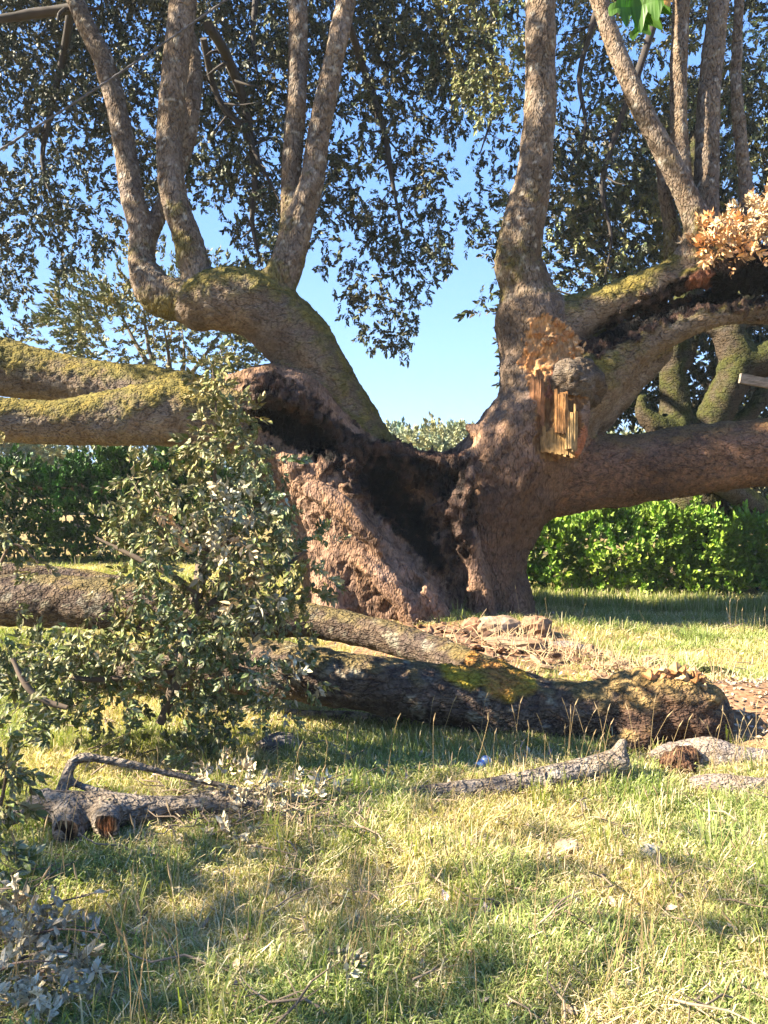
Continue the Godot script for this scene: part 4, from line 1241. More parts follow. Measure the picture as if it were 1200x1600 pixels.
# ------------------------------------------------------------------ leafy branches near by
func leafy_branches() -> void:
	var green := []
	var silver := []
	for i in 4:
		green.append(leaf_geo(0.062, 0.031, 0.3, 0.12, Color(0.085, 0.105, 0.035) * rng.randf_range(0.8, 1.2), Color(0.30, 0.27, 0.18), 0.15).mesh())
		silver.append(leaf_geo(0.064, 0.031, 0.35, 0.2, Color(0.27, 0.235, 0.16), Color(0.42, 0.38, 0.29), 0.2).mesh())
	# the big broken branch that leans against the trunk
	var o := thing("leafy_branch", "big broken leafy branch resting on the logs left of the trunk", "branch", gp(300, 1140))
	for t in [[[345, 760, 5, 4.9], [320, 860, 9, 4.78], [300, 980, 10, 4.58], [270, 1080, 9, 4.53], [250, 1130, 7, 4.53]],
			[[332, 575, 0.8, 4.6], [338, 650, 1.6, 4.6], [335, 760, 3, 4.7], [322, 860, 4, 4.75]], [[430, 760, 3, 4.88], [380, 820, 5, 4.78], [322, 880, 7, 4.73]],
			[[480, 860, 2.5, 4.68], [420, 900, 4, 4.63], [350, 930, 6, 4.63], [302, 970, 7, 4.58]], [[150, 840, 2, 4.78], [210, 870, 4, 4.73], [270, 900, 5, 4.68], [310, 930, 6, 4.63]],
			[[450, 1080, 3, 4.58], [390, 1050, 4, 4.53], [320, 1030, 6, 4.53]], [[40, 1040, 3, 4.48], [120, 1060, 4, 4.48], [200, 1060, 5, 4.53], [275, 1050, 6, 4.53]],
			[[20, 1030, 4, 4.28], [40, 1070, 5, 4.23], [70, 1095, 5, 4.23], [105, 1106, 4, 4.23]], [[210, 760, 2, 4.88], [250, 800, 3, 4.83], [310, 850, 5, 4.78]]]:
		var g := Geo.new()
		var line := track(t)
		for i in line.size(): line[i] -= v4(o.position, 0.0)
		tube(g, line, Color(0.11, 0.08, 0.055), 7, 4, 0.25)
		mesh_node("stem", g.mesh(), M.twig, o)
	var hull := PackedVector2Array([Vector2(322, 575), Vector2(352, 585), Vector2(380, 640), Vector2(412, 690), Vector2(436, 745), Vector2(490, 830), Vector2(488, 930), Vector2(462, 1000), Vector2(468, 1070), Vector2(410, 1095), Vector2(330, 1140), Vector2(240, 1150), Vector2(150, 1120), Vector2(60, 1110), Vector2(0, 1090), Vector2(0, 1005), Vector2(100, 995), Vector2(165, 975), Vector2(170, 900), Vector2(165, 815), Vector2(205, 745), Vector2(280, 712), Vector2(318, 660)])
	leaves(o, "bush", mass(hull, 1150, 4.25, 4.95, 1.9, -0.02, 0.80), M.leaf, "foliage", 0.4)
	# loose sprays that trail out of it
	var spray: Array[Transform3D] = []
	for q in [[328, 560, 9], [338, 585, 10], [330, 615, 12], [345, 645, 14], [325, 675, 14], [360, 690, 14], [385, 660, 8], [455, 770, 7], [500, 850, 7], [500, 900, 6], [215, 735, 7], [160, 810, 5], [80, 1010, 10], [40, 1015, 14], [20, 1050, 14], [60, 1080, 14], [110, 1060, 14], [150, 1090, 14], [90, 1120, 10], [200, 1140, 9], [285, 1165, 7], [350, 1140, 8], [440, 1100, 8], [475, 1060, 7], [480, 1010, 7]]:
		spray.append_array(blob(px(q[0], q[1], rng.randf_range(4.35, 4.75)), Vector3(0.09, 0.08, 0.11), q[2], 0.78))
	leaves(o, "bush", spray, M.leaf, "foliage", 0.4)
	var pale := PackedVector2Array([Vector2(380, 760), Vector2(450, 800), Vector2(480, 880), Vector2(460, 960), Vector2(480, 1060), Vector2(430, 1090), Vector2(390, 1000), Vector2(330, 900), Vector2(280, 820), Vector2(330, 780)])
	leaves(o, "silver", mass(pale, 80, 4.2, 4.45, 2.5, -0.1, 0.8), M.dryleaf, "dead_leaves", 0.3)
	var rust := PackedVector2Array([Vector2(250, 800), Vector2(430, 790), Vector2(440, 900), Vector2(240, 930)])
	leaves(o, "dry", mass(rust, 9, 4.25, 4.45, 2.5, -0.1, 0.8), M.dryleaf, "dead_leaves", 0.3)
	var ones: Array[Transform3D] = []
	for x in mass(hull, 67, 4.15, 4.3, 1.9, -0.02, 0.82):
		ones.append(x)
	big_leaves(o, green, ones, M.leaf)
	# sprays poking in from the left edge
	var e := thing("leafy_spray", "dark green leafy spray poking in at the left edge beside the gnarled log", "branch", gp(-20, 1300))
	var eg := Geo.new()
	var el := track([[-60, 1420, 4, 3.1], [-20, 1330, 3.5, 3.15], [5, 1240, 3, 3.2], [15, 1160, 2, 3.2]])
	for i in el.size(): el[i] -= v4(e.position, 0.0)
	tube(eg, el, Color(0.12, 0.08, 0.05), 6, 4)
	mesh_node("stem", eg.mesh(), M.twig, e)
	var es: Array[Transform3D] = []
	for q in [[5, 1140, 12], [12, 1195, 14], [-5, 1235, 14], [8, 1390, 8], [5, 1440, 8], [-15, 1330, 12]]:
		es.append_array(blob(px(q[0], q[1], 3.15), Vector3(0.06, 0.07, 0.08), q[2], 0.85))
	leaves(e, "bush", es, M.leaf)
	var e2 := thing("leafy_spray", "half-shaded leafy spray over the thick log at the far left edge", "branch", gp(0, 1080))
	var g2 := Geo.new()
	var l2 := track([[-60, 960, 4, 5.3], [-10, 900, 3, 5.3], [20, 850, 2, 5.3], [60, 880, 1.5, 5.3]])
	for i in l2.size(): l2[i] -= v4(e2.position, 0.0)
	tube(g2, l2, Color(0.16, 0.11, 0.07), 6, 4)
	mesh_node("stem", g2.mesh(), M.twig, e2)
	var s2: Array[Transform3D] = []
	for q in [[5, 830, 9], [25, 845, 8], [60, 878, 4], [0, 880, 6], [10, 945, 4], [-30, 850, 12], [5, 710, 5], [-10, 740, 9]]:
		s2.append_array(blob(px(q[0], q[1], 5.3), Vector3(0.10, 0.09, 0.12), q[2], 0.9))
	leaves(e2, "bush", s2, M.leaf)
	# the heap of silvery leaves in the lower left corner
	var h := thing("leaf_heap", "heap of silvery dead oak leaves on twigs in the lower left corner", "branch", gp(60, 1560))
	var hs: Array[Transform3D] = []
	var hb: Array[Transform3D] = []
	for i in 150:
		var u := rng.randf_range(-120, 165)
		var v := rng.randf_range(1400, 1640)
		if u > 20 + (v - 1400) * 0.75 and v < 1560: continue
		if u > 150 - maxf(0, v - 1600) * 2.0: continue
		var p := gp(u, v, rng.randf_range(0.01, 0.16))
		hs.append(aim(ball() + Vector3(0.2, 0.1, 0.2), p, rng.randf_range(0.55, 0.85)))
	leaves(h, "silver", hs, M.dryleaf, "dead_leaves", 0.35)
	for i in 110:
		var u := rng.randf_range(-20, 150)
		var v := rng.randf_range(1450, 1610)
		hb.append(aim(ball() + Vector3(0, 0.3, 0), gp(u, v, rng.randf_range(0.05, 0.17)), rng.randf_range(0.6, 0.9)))
	big_leaves(h, silver, hb, M.dryleaf)
	for i in 7:
		var tg := Geo.new()
		var a := gp(rng.randf_range(-60, 60), rng.randf_range(1430, 1600), 0.05) - h.position
		var bb := a + Vector3(rng.randf_range(0.1, 0.3), rng.randf_range(0.0, 0.1), rng.randf_range(-0.15, 0.15))
		tube(tg, [v4(a, 0.005), v4((a + bb) * 0.5 + Vector3(0, 0.03, 0), 0.004), v4(bb, 0.002)], Color(0.13, 0.09, 0.07), 5, 3)
		mesh_node("stem", tg.mesh(), M.twig, h)
	# dead leafy twigs round the gnarled log
	for q in [["grey dead twig with withered leaves standing over the gnarled log", 365, 1222, 3.9, 0.14, 40], ["withered leafy twig at the thin end of the gnarled log", 490, 1262, 3.95, 0.17, 60], ["flat spray of whitish leaves in front of the gnarled log", 345, 1322, 3.55, 0.12, 34], ["little spray of white leaves alone in the shaded grass, bottom middle", 515, 1524, 2.58, 0.055, 16], ["brown withered twig lying between gnarled log and withered twigs", 410, 1280, 3.8, 0.15, 34]]:
		var t := thing("dead_twig", q[0], "twig", px(q[1], q[2], q[3]))
		t.position.y = maxf(gh(t.position.x, t.position.z), t.position.y - 0.1)
		var c := px(q[1], q[2], q[3])
		var s: Array[Transform3D] = blob(c, Vector3(q[4] * 1.25, q[4] * 0.55, q[4]), q[5], 0.62)
		leaves(t, "silver", s, M.dryleaf, "dead_leaves", 0.3)
		for i in 4:
			var tg := Geo.new()
			var a := t.position + ball() * 0.03
			var bb := c + ball() * Vector3(q[4] * 1.4, q[4] * 0.4, q[4])
			tube(tg, [v4(a - t.position, 0.004), v4((a + bb) * 0.5 + ball() * 0.02 - t.position, 0.003), v4(bb - t.position, 0.0015)], Color(0.20, 0.15, 0.11), 5, 3)
			mesh_node("stem", tg.mesh(), M.twig, t)
	# the young green leaf close to the lens
	var y := thing("oak_twig", "bright green lobed oak leaf hanging in at the top edge, close by", "leaf", px(1010, -60, 0.9))
	var yg := Geo.new()
	tube(yg, [v4(Vector3(0.05, 0.06, 0.02), 0.0016), v4(Vector3.ZERO, 0.0013), v4(px(1045, 6, 0.9) - y.position, 0.0009)], Color(0.2, 0.14, 0.06), 6, 4)
	mesh_node("stem", yg.mesh(), M.twig, y)
	var lm := leaf_mat(0.4, Color(0.5, 0.8, 0.1))
	for q in [[1048, 4, 950, 20, 0.9, 0.038], [1050, -2, 985, 62, 0.91, 0.024]]:
		var a := px(q[0], q[1], q[4]) - y.position
		var bvec := px(q[2], q[3], q[4] + 0.01) - y.position
		var lf := Geo.new()
		var dir := bvec - a
		var side := dir.cross(Vector3(0.1, 0.1, 1)).normalized()
		var prev := [a, a, a]
		for i in 25:
			var t := i / 24.0
			var w: float = q[5] * sin(PI * minf(1.0, t * 0.93 + 0.03)) * (0.68 + 0.32 * cos(t * TAU * 4.0))
			var m := a + dir * t + Vector3(0, 0.006 * sin(t * PI), 0.004 * sin(t * 9.0))
			var cur := [m + side * w, m - side * w * 0.9]
			var gcol := Color(0.05, 0.105, 0.02) * (0.8 + 0.4 * absf(sin(t * 30.0)))
			if t < 0.14: gcol = Color(0.35, 0.20, 0.06)
			var mid := m + Vector3(0, 0.0, -0.004 * sin(t * PI))
			if i > 0:
				lf.quad(prev[0], cur[0], mid, prev[2], gcol, gcol * 1.25)
				lf.quad(prev[2], mid, cur[1], prev[1], gcol * 1.25, gcol)
			cur.append(mid)
			prev = cur
		mesh_node("leaf", lf.mesh(), lm, y)

# ------------------------------------------------------------------ the grass
func tuft(seed_no: int, count: int, tall: float, spread: float, bend: float, wide: float, cols: Array) -> ArrayMesh:
	var r := RandomNumberGenerator.new()
	r.seed = seed_no
	var g := Geo.new()
	for i in count:
		var a := r.randf() * TAU
		var root := Vector3(cos(a), 0, sin(a)) * spread * sqrt(r.randf())
		var out := Vector3(cos(a + r.randf_range(-0.9, 0.9)), 0, sin(a + r.randf_range(-0.9, 0.9)))
		var h := tall * r.randf_range(0.5, 1.15)
		var lean := bend * r.randf_range(0.3, 1.3)
		var side := Vector3(-out.z, 0, out.x).rotated(Vector3.UP, r.randf_range(-0.8, 0.8)) * wide * 0.5
		var c: Color = cols[r.randi() % cols.size()] * r.randf_range(0.75, 1.2)
		var p := [root, root + Vector3(0, h * 0.5, 0) + out * lean * h * 0.2, root + Vector3(0, h * 0.86, 0) + out * lean * h * 0.6, root + Vector3(0, h * (1.0 - lean * 0.25), 0) + out * lean * h * 1.1]
		g.quad(p[0] - side, p[1] - side * 0.9, p[1] + side * 0.9, p[0] + side, c, c)
		g.quad(p[1] - side * 0.9, p[2] - side * 0.6, p[2] + side * 0.6, p[1] + side * 0.9, c, c)
		g.tri(p[2] - side * 0.6, p[3], p[2] + side * 0.6, c, c, c)
	return g.mesh()

func seed_stem(seed_no: int) -> ArrayMesh:
	var r := RandomNumberGenerator.new()
	r.seed = seed_no
	var g := Geo.new()
	var c := Color(0.50, 0.37, 0.20)
	var lean := Vector3(r.randf_range(-0.12, 0.12), 0, r.randf_range(-0.12, 0.12))
	var top := Vector3(0, 0.42, 0) + lean
	tube(g, [Vector4(0, 0, 0, 0.0016), Vector4(lean.x * 0.3, 0.22, lean.z * 0.3, 0.0013), v4(top, 0.001)], c, 4, 2, 0.0, false)
	tube(g, [v4(top, 0.0012), v4(top + Vector3(lean.x * 0.2, 0.018, lean.z * 0.2), 0.0042), v4(top + Vector3(lean.x * 0.5, 0.05, lean.z * 0.5), 0.001)], Color(0.56, 0.42, 0.25), 5, 2)
	return g.mesh()

func meadow_grass() -> void:
	var fresh := [Color(0.18, 0.235, 0.06), Color(0.26, 0.30, 0.09), Color(0.35, 0.355, 0.14)]
	var straw := [Color(0.62, 0.54, 0.34), Color(0.52, 0.44, 0.25), Color(0.70, 0.62, 0.43), Color(0.43, 0.40, 0.17)]
	var mixed := [fresh[1], fresh[2], straw[0], straw[3]]
	var kinds := [
		[tuft(201, 11, 0.060, 0.06, 0.75, 0.0042, fresh), "green_grass"], [tuft(202, 12, 0.042, 0.08, 1.0, 0.0036, straw), "dry_grass"],
		[tuft(203, 11, 0.050, 0.07, 0.9, 0.0038, mixed), "mixed_grass"], [tuft(204, 9, 0.13, 0.04, 0.5, 0.0042, [fresh[0], fresh[1], fresh[2], straw[0]]), "tall_grass"],
		[tuft(205, 10, 0.07, 0.10, 1.5, 0.003, straw), "flattened_straw"]]
	var xs: Array = []
	var cs: Array = []
	for k in kinds:
		xs.append([] as Array[Transform3D])
		cs.append(PackedColorArray())
	for i in 105000:
		var d := 1.7 * pow(9.2, rng.randf())
		var x := rng.randf_range(-1, 1) * (d * 0.52 + 1.2)
		var z := -d
		var m := meadow(x, z)
		if rng.randf() > m.y: continue
		var r := rng.randf()
		var k := 2
		var edge := smoothstep(0.25, 0.75, m.x)
		if r < 0.30 * (1.0 - edge) + 0.06: k = 0
		elif r < 0.52: k = 1 if rng.randf() < 0.35 + edge * 0.5 else 2
		elif r < 0.60: k = 4 if edge > 0.35 else 2
		elif r < 0.64 and nz.get_noise_2d(x * 1.3 + 90, z * 1.3) > 0.0: k = 3
		var s := rng.randf_range(0.65, 1.25) * (1.0 + 0.03 * d) * lerpf(0.8, 1.15, 1.0 - m.x)
		var b := Basis(Vector3.UP, rng.randf() * TAU).scaled(Vector3(s, s * rng.randf_range(0.8, 1.2), s))
		xs[k].append(Transform3D(b, Vector3(x, gh(x, z) - 0.004, z)))
		var w := rng.randf_range(0.8, 1.2)
		var c: PackedColorArray = cs[k]
		c.append(Color(w * lerpf(0.9, 1.12, m.x), w, w * lerpf(1.05, 0.95, m.x)))
		cs[k] = c
	# rank grass along the hedges and logs
	for i in 5200:
		var t := rng.randf()
		var p: Vector3
		if i % 2: p = Vector3(lerpf(1.3, 6.0, t), 0, lerpf(-10.3, -9.6, t) + rng.randf_range(-0.3, 0.5))
		else: p = gp(rng.randf_range(60, 1000), 1160 + rng.randf_range(-12, 12))
		if i % 8 == 2: p = Vector3(rng.randf_range(-8, -3), 0, rng.randf_range(-16, -9))
		var k := 3 if rng.randf() < 0.6 else 0
		var s := rng.randf_range(0.7, 1.2) * (1.35 if i % 2 else 0.7)
		xs[k].append(Transform3D(Basis(Vector3.UP, rng.randf() * TAU).scaled(Vector3(s, s, s)), Vector3(p.x, gh(p.x, p.z), p.z)))
		var c: PackedColorArray = cs[k]
		c.append(Color(1, 1, 1) * rng.randf_range(0.8, 1.15))
		cs[k] = c
	for k in kinds.size():
		var o := scatter(kinds[k][1], kinds[k][0], M.grass, null, xs[k], cs[k])
		tag(o, ["short green grass blades over the whole meadow", "short straw-dry grass over the whole meadow", "mixed green and yellow grass over the meadow", "tall green tufts of grass among the shorter", "flattened pale straw lying among the grass"][k], "grass")
	# tall seed stems
	var ss: Array[Transform3D] = []
	var sc := PackedColorArray()
	for i in 420:
		var p: Vector3
		if i < 34: p = gp(rng.randf_range(880, 1200), rng.randf_range(1195, 1225))
		elif i < 60: p = gp(rng.randf_range(600, 900), rng.randf_range(1180, 1260))
		elif i < 80: p = gp(rng.randf_range(60, 300), rng.randf_range(1120, 1180))
		else: p = gp(rng.randf_range(0, 1300), 1240 + 400 * pow(rng.randf(), 0.8))
		if i > 380: p = Vector3(rng.randf_range(1.3, 6.0), 0, rng.randf_range(-9.0, -7.6))
		var s := rng.randf_range(0.45, 0.95)
		ss.append(Transform3D(Basis.from_euler(Vector3(rng.randf_range(-0.3, 0.3), rng.randf() * TAU, rng.randf_range(-0.3, 0.3))).scaled(Vector3(s, s, s)), Vector3(p.x, gh(p.x, p.z), p.z)))
		sc.append(Color(1, 1, 1) * rng.randf_range(0.7, 1.15))
	tag(scatter("seed_stems", seed_stem(300), M.grass, null, ss, sc), "thin dry seed stems standing above the grass", "grass")
	var tws: Array[Transform3D] = []
	var twc := PackedColorArray()
	var tg := Geo.new()
	tube(tg, [Vector4(0, 0, 0, 0.003), Vector4(0.05, 0.012, 0.01, 0.0028), Vector4(0.11, 0.004, -0.01, 0.0022), Vector4(0.17, 0.015, 0.012, 0.001)], Color(0.24, 0.18, 0.12), 5, 2)
	tube(tg, [Vector4(0.06, 0.01, 0.01, 0.0018), Vector4(0.10, 0.03, 0.04, 0.001)], Color(0.24, 0.18, 0.12), 4, 1)
	for i in 900:
		var d := 2.0 * pow(4.2, rng.randf())
		var x := rng.randf_range(-1, 1) * (d * 0.52 + 0.5)
		if i % 3 == 0:
			var q := gp(rng.randf_range(250, 560), rng.randf_range(1240, 1310))
			x = q.x
			d = -q.z
		tws.append(Transform3D(Basis.from_euler(Vector3(rng.randf_range(-0.3, 0.3), rng.randf() * TAU, rng.randf_range(-0.3, 0.3))).scaled(Vector3.ONE * rng.randf_range(0.5, 1.7)), Vector3(x, gh(x, -d) + rng.randf_range(0.01, 0.05), -d)))
		twc.append(Color(1, 1, 1) * rng.randf_range(0.5, 1.5))
	tag(scatter("twig_litter", tg.mesh(), M.twig, null, tws, twc), "small dry broken twigs lying loose in the grass", "twigs")
	# fallen leaves and bits on the ground
	var litter := leaf_geo(0.05, 0.026, 0.25, 0.25, Color(0.42, 0.31, 0.2), Color(0.47, 0.41, 0.33), 0.2).mesh()
	var ls: Array[Transform3D] = []
	var lc := PackedColorArray()
	for i in 5200:
		var d := 1.9 * pow(5.0, rng.randf())
		var x := rng.randf_range(-1, 1) * (d * 0.52 + 0.6)
		var z := -d
		var up := rng.randf_range(0.005, 0.04)
		if i % 3 == 0:
			var q := Vector2(rng.randf_range(-1, 1), rng.randf_range(-1, 1))
			x = 2.55 + q.x * 1.2
			z = -5.45 + q.y * 0.75
			up = 0.008
		ls.append(Transform3D(Basis.from_euler(Vector3(rng.randf_range(-0.7, 0.7), rng.randf() * TAU, rng.randf_range(-0.7, 0.7) + (PI if rng.randf() < 0.5 else 0.0))).scaled(Vector3.ONE * rng.randf_range(0.5, 1.1)), Vector3(x, gh(x, z) + up, z)))
		var w := rng.randf_range(0.45, 1.15)
		lc.append(Color(w, w * rng.randf_range(0.88, 1.0), w * rng.randf_range(0.75, 1.0)))
	tag(scatter("leaf_litter", litter, M.dryleaf, null, ls, lc), "small fallen brown leaves scattered through the grass", "leaf litter")

# ------------------------------------------------------------------ hedges and trees beyond
func hedge(label: String, a: Vector3, b: Vector3, depth: float, tall: float, count: int, size: float, kind: String) -> void:
	var o := thing("hedge", label, "hedge", (a + b) * 0.5)
	var along := (b - a)
	var back := along.normalized().cross(Vector3.UP)
	if back.z > 0: back = -back
	var xs: Array[Transform3D] = []
	var i := 0
	while xs.size() < count:
		i += 1
		var t := rng.randf()
		var base := a + along * t
		var top := tall * (1.0 + 0.30 * nz.get_noise_2d(base.x * 0.9, base.z * 0.9 + 55) + 0.22 * nz.get_noise_2d(base.x * 3.2, 9.0) + (0.25 * rng.randf() if rng.randf() < 0.12 else 0.0))
		var r := rng.randf()
		var dir := Vector3.ZERO
		var p := base
		if r < 0.58:
			var y := pow(rng.randf(), 0.8) * top
			p = base + back * rng.randf_range(-0.06, 0.2) + back * 0.28 * nz.get_noise_3d(base.x * 1.8, y * 1.8, 4) + back * (0.25 * pow(y / top, 3.0)) + Vector3(0, y, 0)
			dir = -back + Vector3(0, 0.7, 0) + ball() * 0.8
		else:
			var w := rng.randf()
			p = base + back * (0.15 + w * depth) + Vector3(0, top * (1.0 - 0.05 * rng.randf()), 0)
			dir = Vector3(0, 1, 0) + ball() * 0.8
		xs.append(aim(dir, p, size * rng.randf_range(0.7, 1.25)))
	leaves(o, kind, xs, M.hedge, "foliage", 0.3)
	# the woody inside
	var g := Geo.new()
	for k in int(along.length() * 5.0):
		var p := a + along * rng.randf() + back * rng.randf_range(0.15, depth) - o.position
		p.y = 0.0
		tube(g, [v4(p, 0.02), v4(p + Vector3(rng.randf_range(-0.15, 0.15), tall * 0.5, rng.randf_range(-0.15, 0.15)), 0.014), v4(p + Vector3(rng.randf_range(-0.3, 0.3), tall * 0.92, rng.randf_range(-0.3, 0.3)), 0.006)], Color(0.09, 0.065, 0.045), 5, 3)
	mesh_node("stems", g.mesh(), M.twig, o)

func tree_beyond(called: String, label: String, kind: String, foot: Vector3, tall: float, crown_r: Vector3, count: int, size: float, mat: Material, bar := -0.25, group := "") -> void:
	var o := thing(called, label, "tree", foot, group)
	var g := Geo.new()
	var c := Vector3(0, tall - crown_r.y, 0)
	var fork := Vector3(rng.randf_range(-0.2, 0.2), (tall - crown_r.y * 1.5), 0)
	tube(g, [Vector4(0, -0.1, 0, 0.05 * tall * 0.6), v4(fork * 0.5, 0.038 * tall * 0.6), v4(fork, 0.03 * tall * 0.6)], Color(0.13, 0.105, 0.085), 9, 3, 0.2)
	for i in 9:
		var e := c + ball().normalized() * crown_r * 0.8
		tube(g, [v4(fork, 0.02 * tall * 0.6), v4(fork.lerp(e, 0.5) + ball() * 0.15 * crown_r.y, 0.011 * tall * 0.6), v4(e, 0.003 * tall * 0.6)], Color(0.12, 0.10, 0.08), 6, 3, 0.15)
	mesh_node("trunk", g.mesh(), M.twig, o)
	var xs: Array[Transform3D] = []
	var tries := 0
	while xs.size() < count and tries < count * 8:
		tries += 1
		var b := ball()
		b = b.normalized() * pow(b.length(), 0.5)
		var p := foot + c + b * crown_r * (1.0 + 0.3 * nz.get_noise_3dv(b * 2.2 + foot))
		if nz.get_noise_3dv(p * (2.2 / crown_r.x)) < bar: continue
		xs.append(aim(b + ball() * 0.8, p, size * rng.randf_range(0.7, 1.3)))
	leaves(o, kind, xs, mat, "crown", 0.3)

func beyond() -> void:
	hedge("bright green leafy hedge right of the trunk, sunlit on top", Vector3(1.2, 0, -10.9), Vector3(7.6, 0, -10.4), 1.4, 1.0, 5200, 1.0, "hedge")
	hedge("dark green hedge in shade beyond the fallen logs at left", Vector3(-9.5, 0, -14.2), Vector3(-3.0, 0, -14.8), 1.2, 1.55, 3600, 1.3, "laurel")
	# olive grove beyond
	var spots := [[-13.0, -24.0, 3.6, "olive tree beyond the left hedge, at the far left edge"], [-8.6, -25.0, 3.7, "olive tree beyond the left hedge, behind the leaning fence post"], [-4.6, -27.0, 3.6, "olive tree seen under the left limb, just left of the trunk"],
		[0.2, -27.0, 3.1, "olive tree in the gap of the split trunk, left of two"], [2.3, -26.0, 3.0, "olive tree in the gap of the split trunk, right of two"], [6.6, -21.0, 2.6, "small olive tree over the right hedge, close right of the trunk"],
		[9.6, -24.0, 3.1, "olive tree over the right hedge, between the other two there"], [12.6, -25.0, 3.3, "olive tree over the right hedge, at the right edge"]]
	for q in spots:
		tree_beyond("olive_tree", q[3], "olive", Vector3(q[0], 0, q[1]), q[2], Vector3(2.3, 1.45, 1.8), 1100, 1.0, M.olive, -0.3, "olive trees beyond the hedges")
	for q in [[-17, -34, 4.0, "at the far left edge"], [-7, -38, 3.6, "under the left limb"], [8.5, -36, 3.0, "close right of the trunk"], [17, -35, 3.6, "at the right edge"], [2.5, -40, 3.4, "in the gap of the trunk"]]:
		tree_beyond("olive_tree", "far olive tree of the second row, seen " + q[3], "olive", Vector3(q[0], 0, q[1]), q[2], Vector3(3.4, 1.6, 2.4), 900, 1.5, M.olive, -0.4, "olive trees of the second row")
	tree_beyond("small_oak", "slender thin-leaved tree against the sky behind the left limb", "pale", Vector3(-4.6, 0, -16.5), 6.1, Vector3(2.3, 1.9, 1.6), 2300, 1.35, M.leaf, -0.08)
	tree_beyond("oak_beyond", "dark leafy oak behind the arching limb at the right", "oak", Vector3(6.5, 0, -15.5), 8.6, Vector3(4.2, 3.6, 2.4), 5200, 1.7, M.leaf, -0.22)
	# low mossy boughs of a neighbour tree, seen under the arch
	var n := thing("mossy_oak", "shaded mossy oak of many bent limbs under the arch at right", "tree", px(1090, 900, 11.6) * Vector3(1, 0, 1))
	var b := body()
	grow(b, "trunk", 5, 0.05, [[1090, 900, 55, 11.6], [1080, 760, 48, 11.5], [1062, 690, 34, 11.4], [1054, 620, 22, 11.4], [1048, 545, 17, 11.4], [1068, 470, 15, 11.4], [1080, 380, 14, 11.4], [1090, 200, 11, 11.4]])
	grow(b, "limb", 5, 0.05, [[1080, 720, 34, 11.5], [1110, 655, 28, 11.3], [1140, 605, 26, 11.2], [1152, 560, 27, 11.2], [1138, 520, 24, 11.2], [1150, 480, 18, 11.2], [1180, 440, 16, 11.2], [1240, 380, 15, 11.2]])
	grow(b, "limb", 5, 0.05, [[1150, 575, 24, 11.2], [1200, 560, 28, 11.2], [1260, 552, 30, 11.2], [1340, 560, 30, 11.2]])
	grow(b, "limb", 5, 0.05, [[1095, 700, 28, 11.4], [1140, 672, 16, 11.3], [1178, 640, 13, 11.2], [1200, 610, 14, 11.2], [1260, 590, 16, 11.2]])
	grow(b, "limb", 5, 0.05, [[1060, 690, 28, 11.3], [1022, 662, 17, 11.2], [1004, 645, 12, 11.2], [1002, 622, 7, 11.2]])
	grow(b, "limb", 5, 0.04, [[1052, 575, 15, 11.4], [1072, 560, 13, 11.4], [1082, 510, 12, 11.4], [1090, 440, 11, 11.4]])
	grow(b, "limb", 5, 0.03, [[1150, 535, 12, 11.2], [1160, 508, 7, 11.2], [1185, 502, 6, 11.2], [1195, 484, 7, 11.2]])
	grow(b, "limb", 5, 0.03, [[1138, 530, 10, 11.2], [1105, 512, 8, 11.2], [1080, 490, 6, 11.2]])
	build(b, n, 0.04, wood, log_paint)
	var under := PackedVector2Array([Vector2(930, 520), Vector2(1300, 430), Vector2(1320, 600), Vector2(1190, 600), Vector2(1100, 590), Vector2(1080, 640), Vector2(1040, 660), Vector2(990, 662), Vector2(925, 655)])
	leaves(n, "oak", mass(under, 620, 11.6, 13.4, 0.7, -0.2, 1.3), M.leaf, "crown")
	# fence rail left, and the prop
	var f := thing("wire_fence", "dark fence rail with a leaning post beyond the left hedge", "fence", Vector3(-7.2, 0, -17.5))
	var g := Geo.new()
	tube(g, [v4(px(-60, 722, 17.5) - f.position, 0.03), v4(px(60, 730, 17.5) - f.position, 0.03), v4(px(160, 738, 17.5) - f.position, 0.03), v4(px(260, 748, 17.5) - f.position, 0.03)], Color(0.05, 0.045, 0.045), 7, 3)
	mesh_node("rail", g.mesh(), M.twig, f)
	for q in [[168, 738, 176, 716], [20, 727, 22, 708]]:
		var g3 := Geo.new()
		var foot := px(q[0], q[1], 17.5)
		foot.y = 0.0
		tube(g3, [v4(foot - f.position, 0.035), v4(px(q[2], q[3], 17.5) - f.position, 0.03)], Color(0.06, 0.05, 0.045), 6, 3)
		mesh_node("post", g3.mesh(), M.twig, f)
	var wl := Geo.new()
	tube(wl, [v4(px(-80, 748, 18.2) - f.position, 0.24), v4(px(90, 750, 18.2) - f.position, 0.26), v4(px(260, 762, 18.2) - f.position, 0.24)], Color(0.17, 0.14, 0.125), 8, 6, 0.4)
	tag(mesh_node("earth_bank", wl.mesh(), M.stone, null, Transform3D(Basis(), f.position)), "low bare earth bank behind the fence rail at left", "bank")
	var p := thing("plank", "weathered pale plank end at the right edge, propping the limbs", "plank", Vector3(px(1300, 900, 8.2).x, 0, px(1300, 900, 8.2).z))
	var a := px(1156, 591, 8.1)
	var e := px(1420, 640, 8.4)
	var dirp := (e - a).normalized()
	var bm := BoxMesh.new()
	bm.size = Vector3((e - a).length(), 0.095, 0.045)
	var pm := wood_mat([M.torn.albedo_texture, M.torn.heightmap_texture], Vector3(0.8, 4, 4), 0.8)
	pm.vertex_color_use_as_albedo = false
	pm.albedo_color = Color(0.62, 0.58, 0.54)
	mesh_node("board", bm, pm, p, Transform3D(Basis(dirp, Vector3(0, 0, 1).cross(dirp).normalized(), Vector3(0, 0, 1)), (a + e) * 0.5 - p.position))
	var bm2 := BoxMesh.new()
	bm2.size = Vector3(0.09, e.y + 0.05, 0.09)
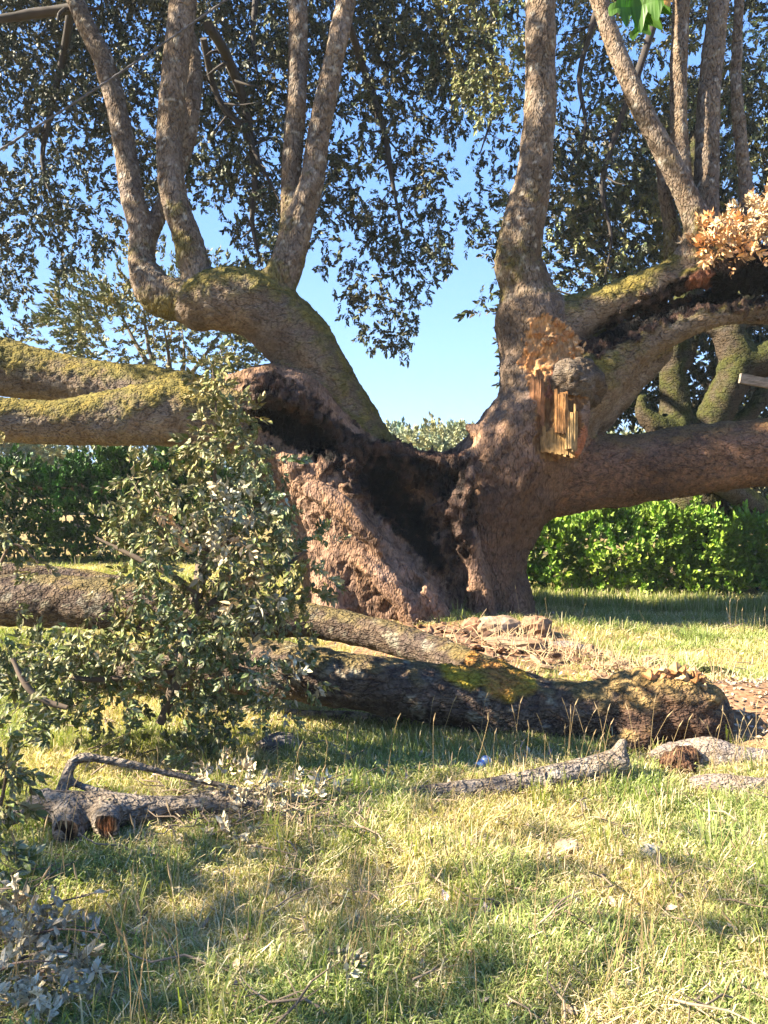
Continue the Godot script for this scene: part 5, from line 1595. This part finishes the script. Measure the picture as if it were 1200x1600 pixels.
	mesh_node("post", bm2, pm, p, Transform3D(Basis(), Vector3(e.x, (e.y + 0.05) * 0.5, e.z - 0.08) - p.position))
	# steel cable staying a stem
	var cb := Geo.new()
	for s in 2:
		var pts := []
		var c0 := px(-150, 325, 7.6)
		var c1 := px(370, -12, 8.35)
		for i in 150:
			var t := i / 149.0
			var an := t * 150.0 + s * PI
			pts.append(v4(c0.lerp(c1, t) + Vector3(0, -0.05 * sin(t * PI), 0) + Vector3(sin(an) * 0.25, cos(an) * 0.6, sin(an)) * 0.0075, 0.0085))
		tube(cb, pts, Color(0.11, 0.105, 0.11), 5, 1)
	tag(mesh_node("steel_cable", cb.mesh(), M.twig), "dark twisted steel cable stretched across the upper left", "cable")

# a neighbour behind and left of the eye, whose crown dapples the foreground
func shade_tree() -> void:
	var o := thing("shade_oak", "tall oak just outside the picture whose crown shades the near grass", "tree", Vector3(-8.5, 0, 2.5))
	var g := Geo.new()
	tube(g, [Vector4(0, -0.1, 0, 0.4), Vector4(0.1, 1.5, 0, 0.3), Vector4(0.4, 3.2, -0.2, 0.24), Vector4(1.0, 5.0, -0.6, 0.1)], Color(0.15, 0.12, 0.09), 12, 4, 0.2)
	var xs: Array[Transform3D] = []
	var dir := SUN.normalized()
	# [pixel of the meadow that lies in its shade, size of the bough, leaves]
	for q in [[40, 1570, 0.6, 44], [210, 1490, 0.5, 26], [100, 1390, 0.55, 34], [340, 1590, 0.5, 26], [440, 1480, 0.42, 16], [570, 1600, 0.48, 20], [270, 1385, 0.45, 24], [60, 1300, 0.55, 40], [520, 1385, 0.3, 13], [160, 1670, 0.6, 34], [220, 1300, 0.4, 20], [660, 1222, 0.3, 26], [1090, 1385, 0.36, 20], [900, 1345, 0.25, 11]]:
		var p := gp(q[0], q[1])
		var c: Vector3 = p + dir * (rng.randf_range(4.6, 6.4) / dir.y)
		xs.append_array(blob(c, Vector3(q[2], q[2], q[2]), q[3], 1.15))
		var e := c - o.position
		tube(g, [Vector4(0.4, 3.2, -0.2, 0.1), v4((e + Vector3(0.4, 3.6, 0)) * 0.5, 0.05), v4(e, 0.012)], Color(0.15, 0.12, 0.09), 6, 3, 0.15)
	mesh_node("trunk", g.mesh(), M.twig, o)
	leaves(o, "oak", xs, M.leaf, "crown")

func _ready() -> void:
	rng.seed = 20
	set_camera_and_light()
	nz.seed = 3
	nz.noise_type = FastNoiseLite.TYPE_SIMPLEX_SMOOTH
	nz.frequency = 1.0
	nz.fractal_type = FastNoiseLite.FRACTAL_FBM
	nz.fractal_octaves = 2
	rz.seed = 5
	rz.noise_type = FastNoiseLite.TYPE_SIMPLEX_SMOOTH
	rz.frequency = 1.0
	rz.fractal_type = FastNoiseLite.FRACTAL_RIDGED
	rz.fractal_octaves = 2
	cz.seed = 8
	cz.noise_type = FastNoiseLite.TYPE_CELLULAR
	cz.frequency = 1.0
	cz.cellular_return_type = FastNoiseLite.RETURN_DISTANCE2_SUB
	cz.fractal_type = FastNoiseLite.FRACTAL_NONE
	var t0 := Time.get_ticks_msec()
	materials()
	sprigs()
	var t1 := Time.get_ticks_msec()
	ground()
	ancient_oak()
	var t2 := Time.get_ticks_msec()
	beyond()
	shade_tree()
	var t3 := Time.get_ticks_msec()
	fallen_wood()
	var t4 := Time.get_ticks_msec()
	debris()
	leafy_branches()
	meadow_grass()
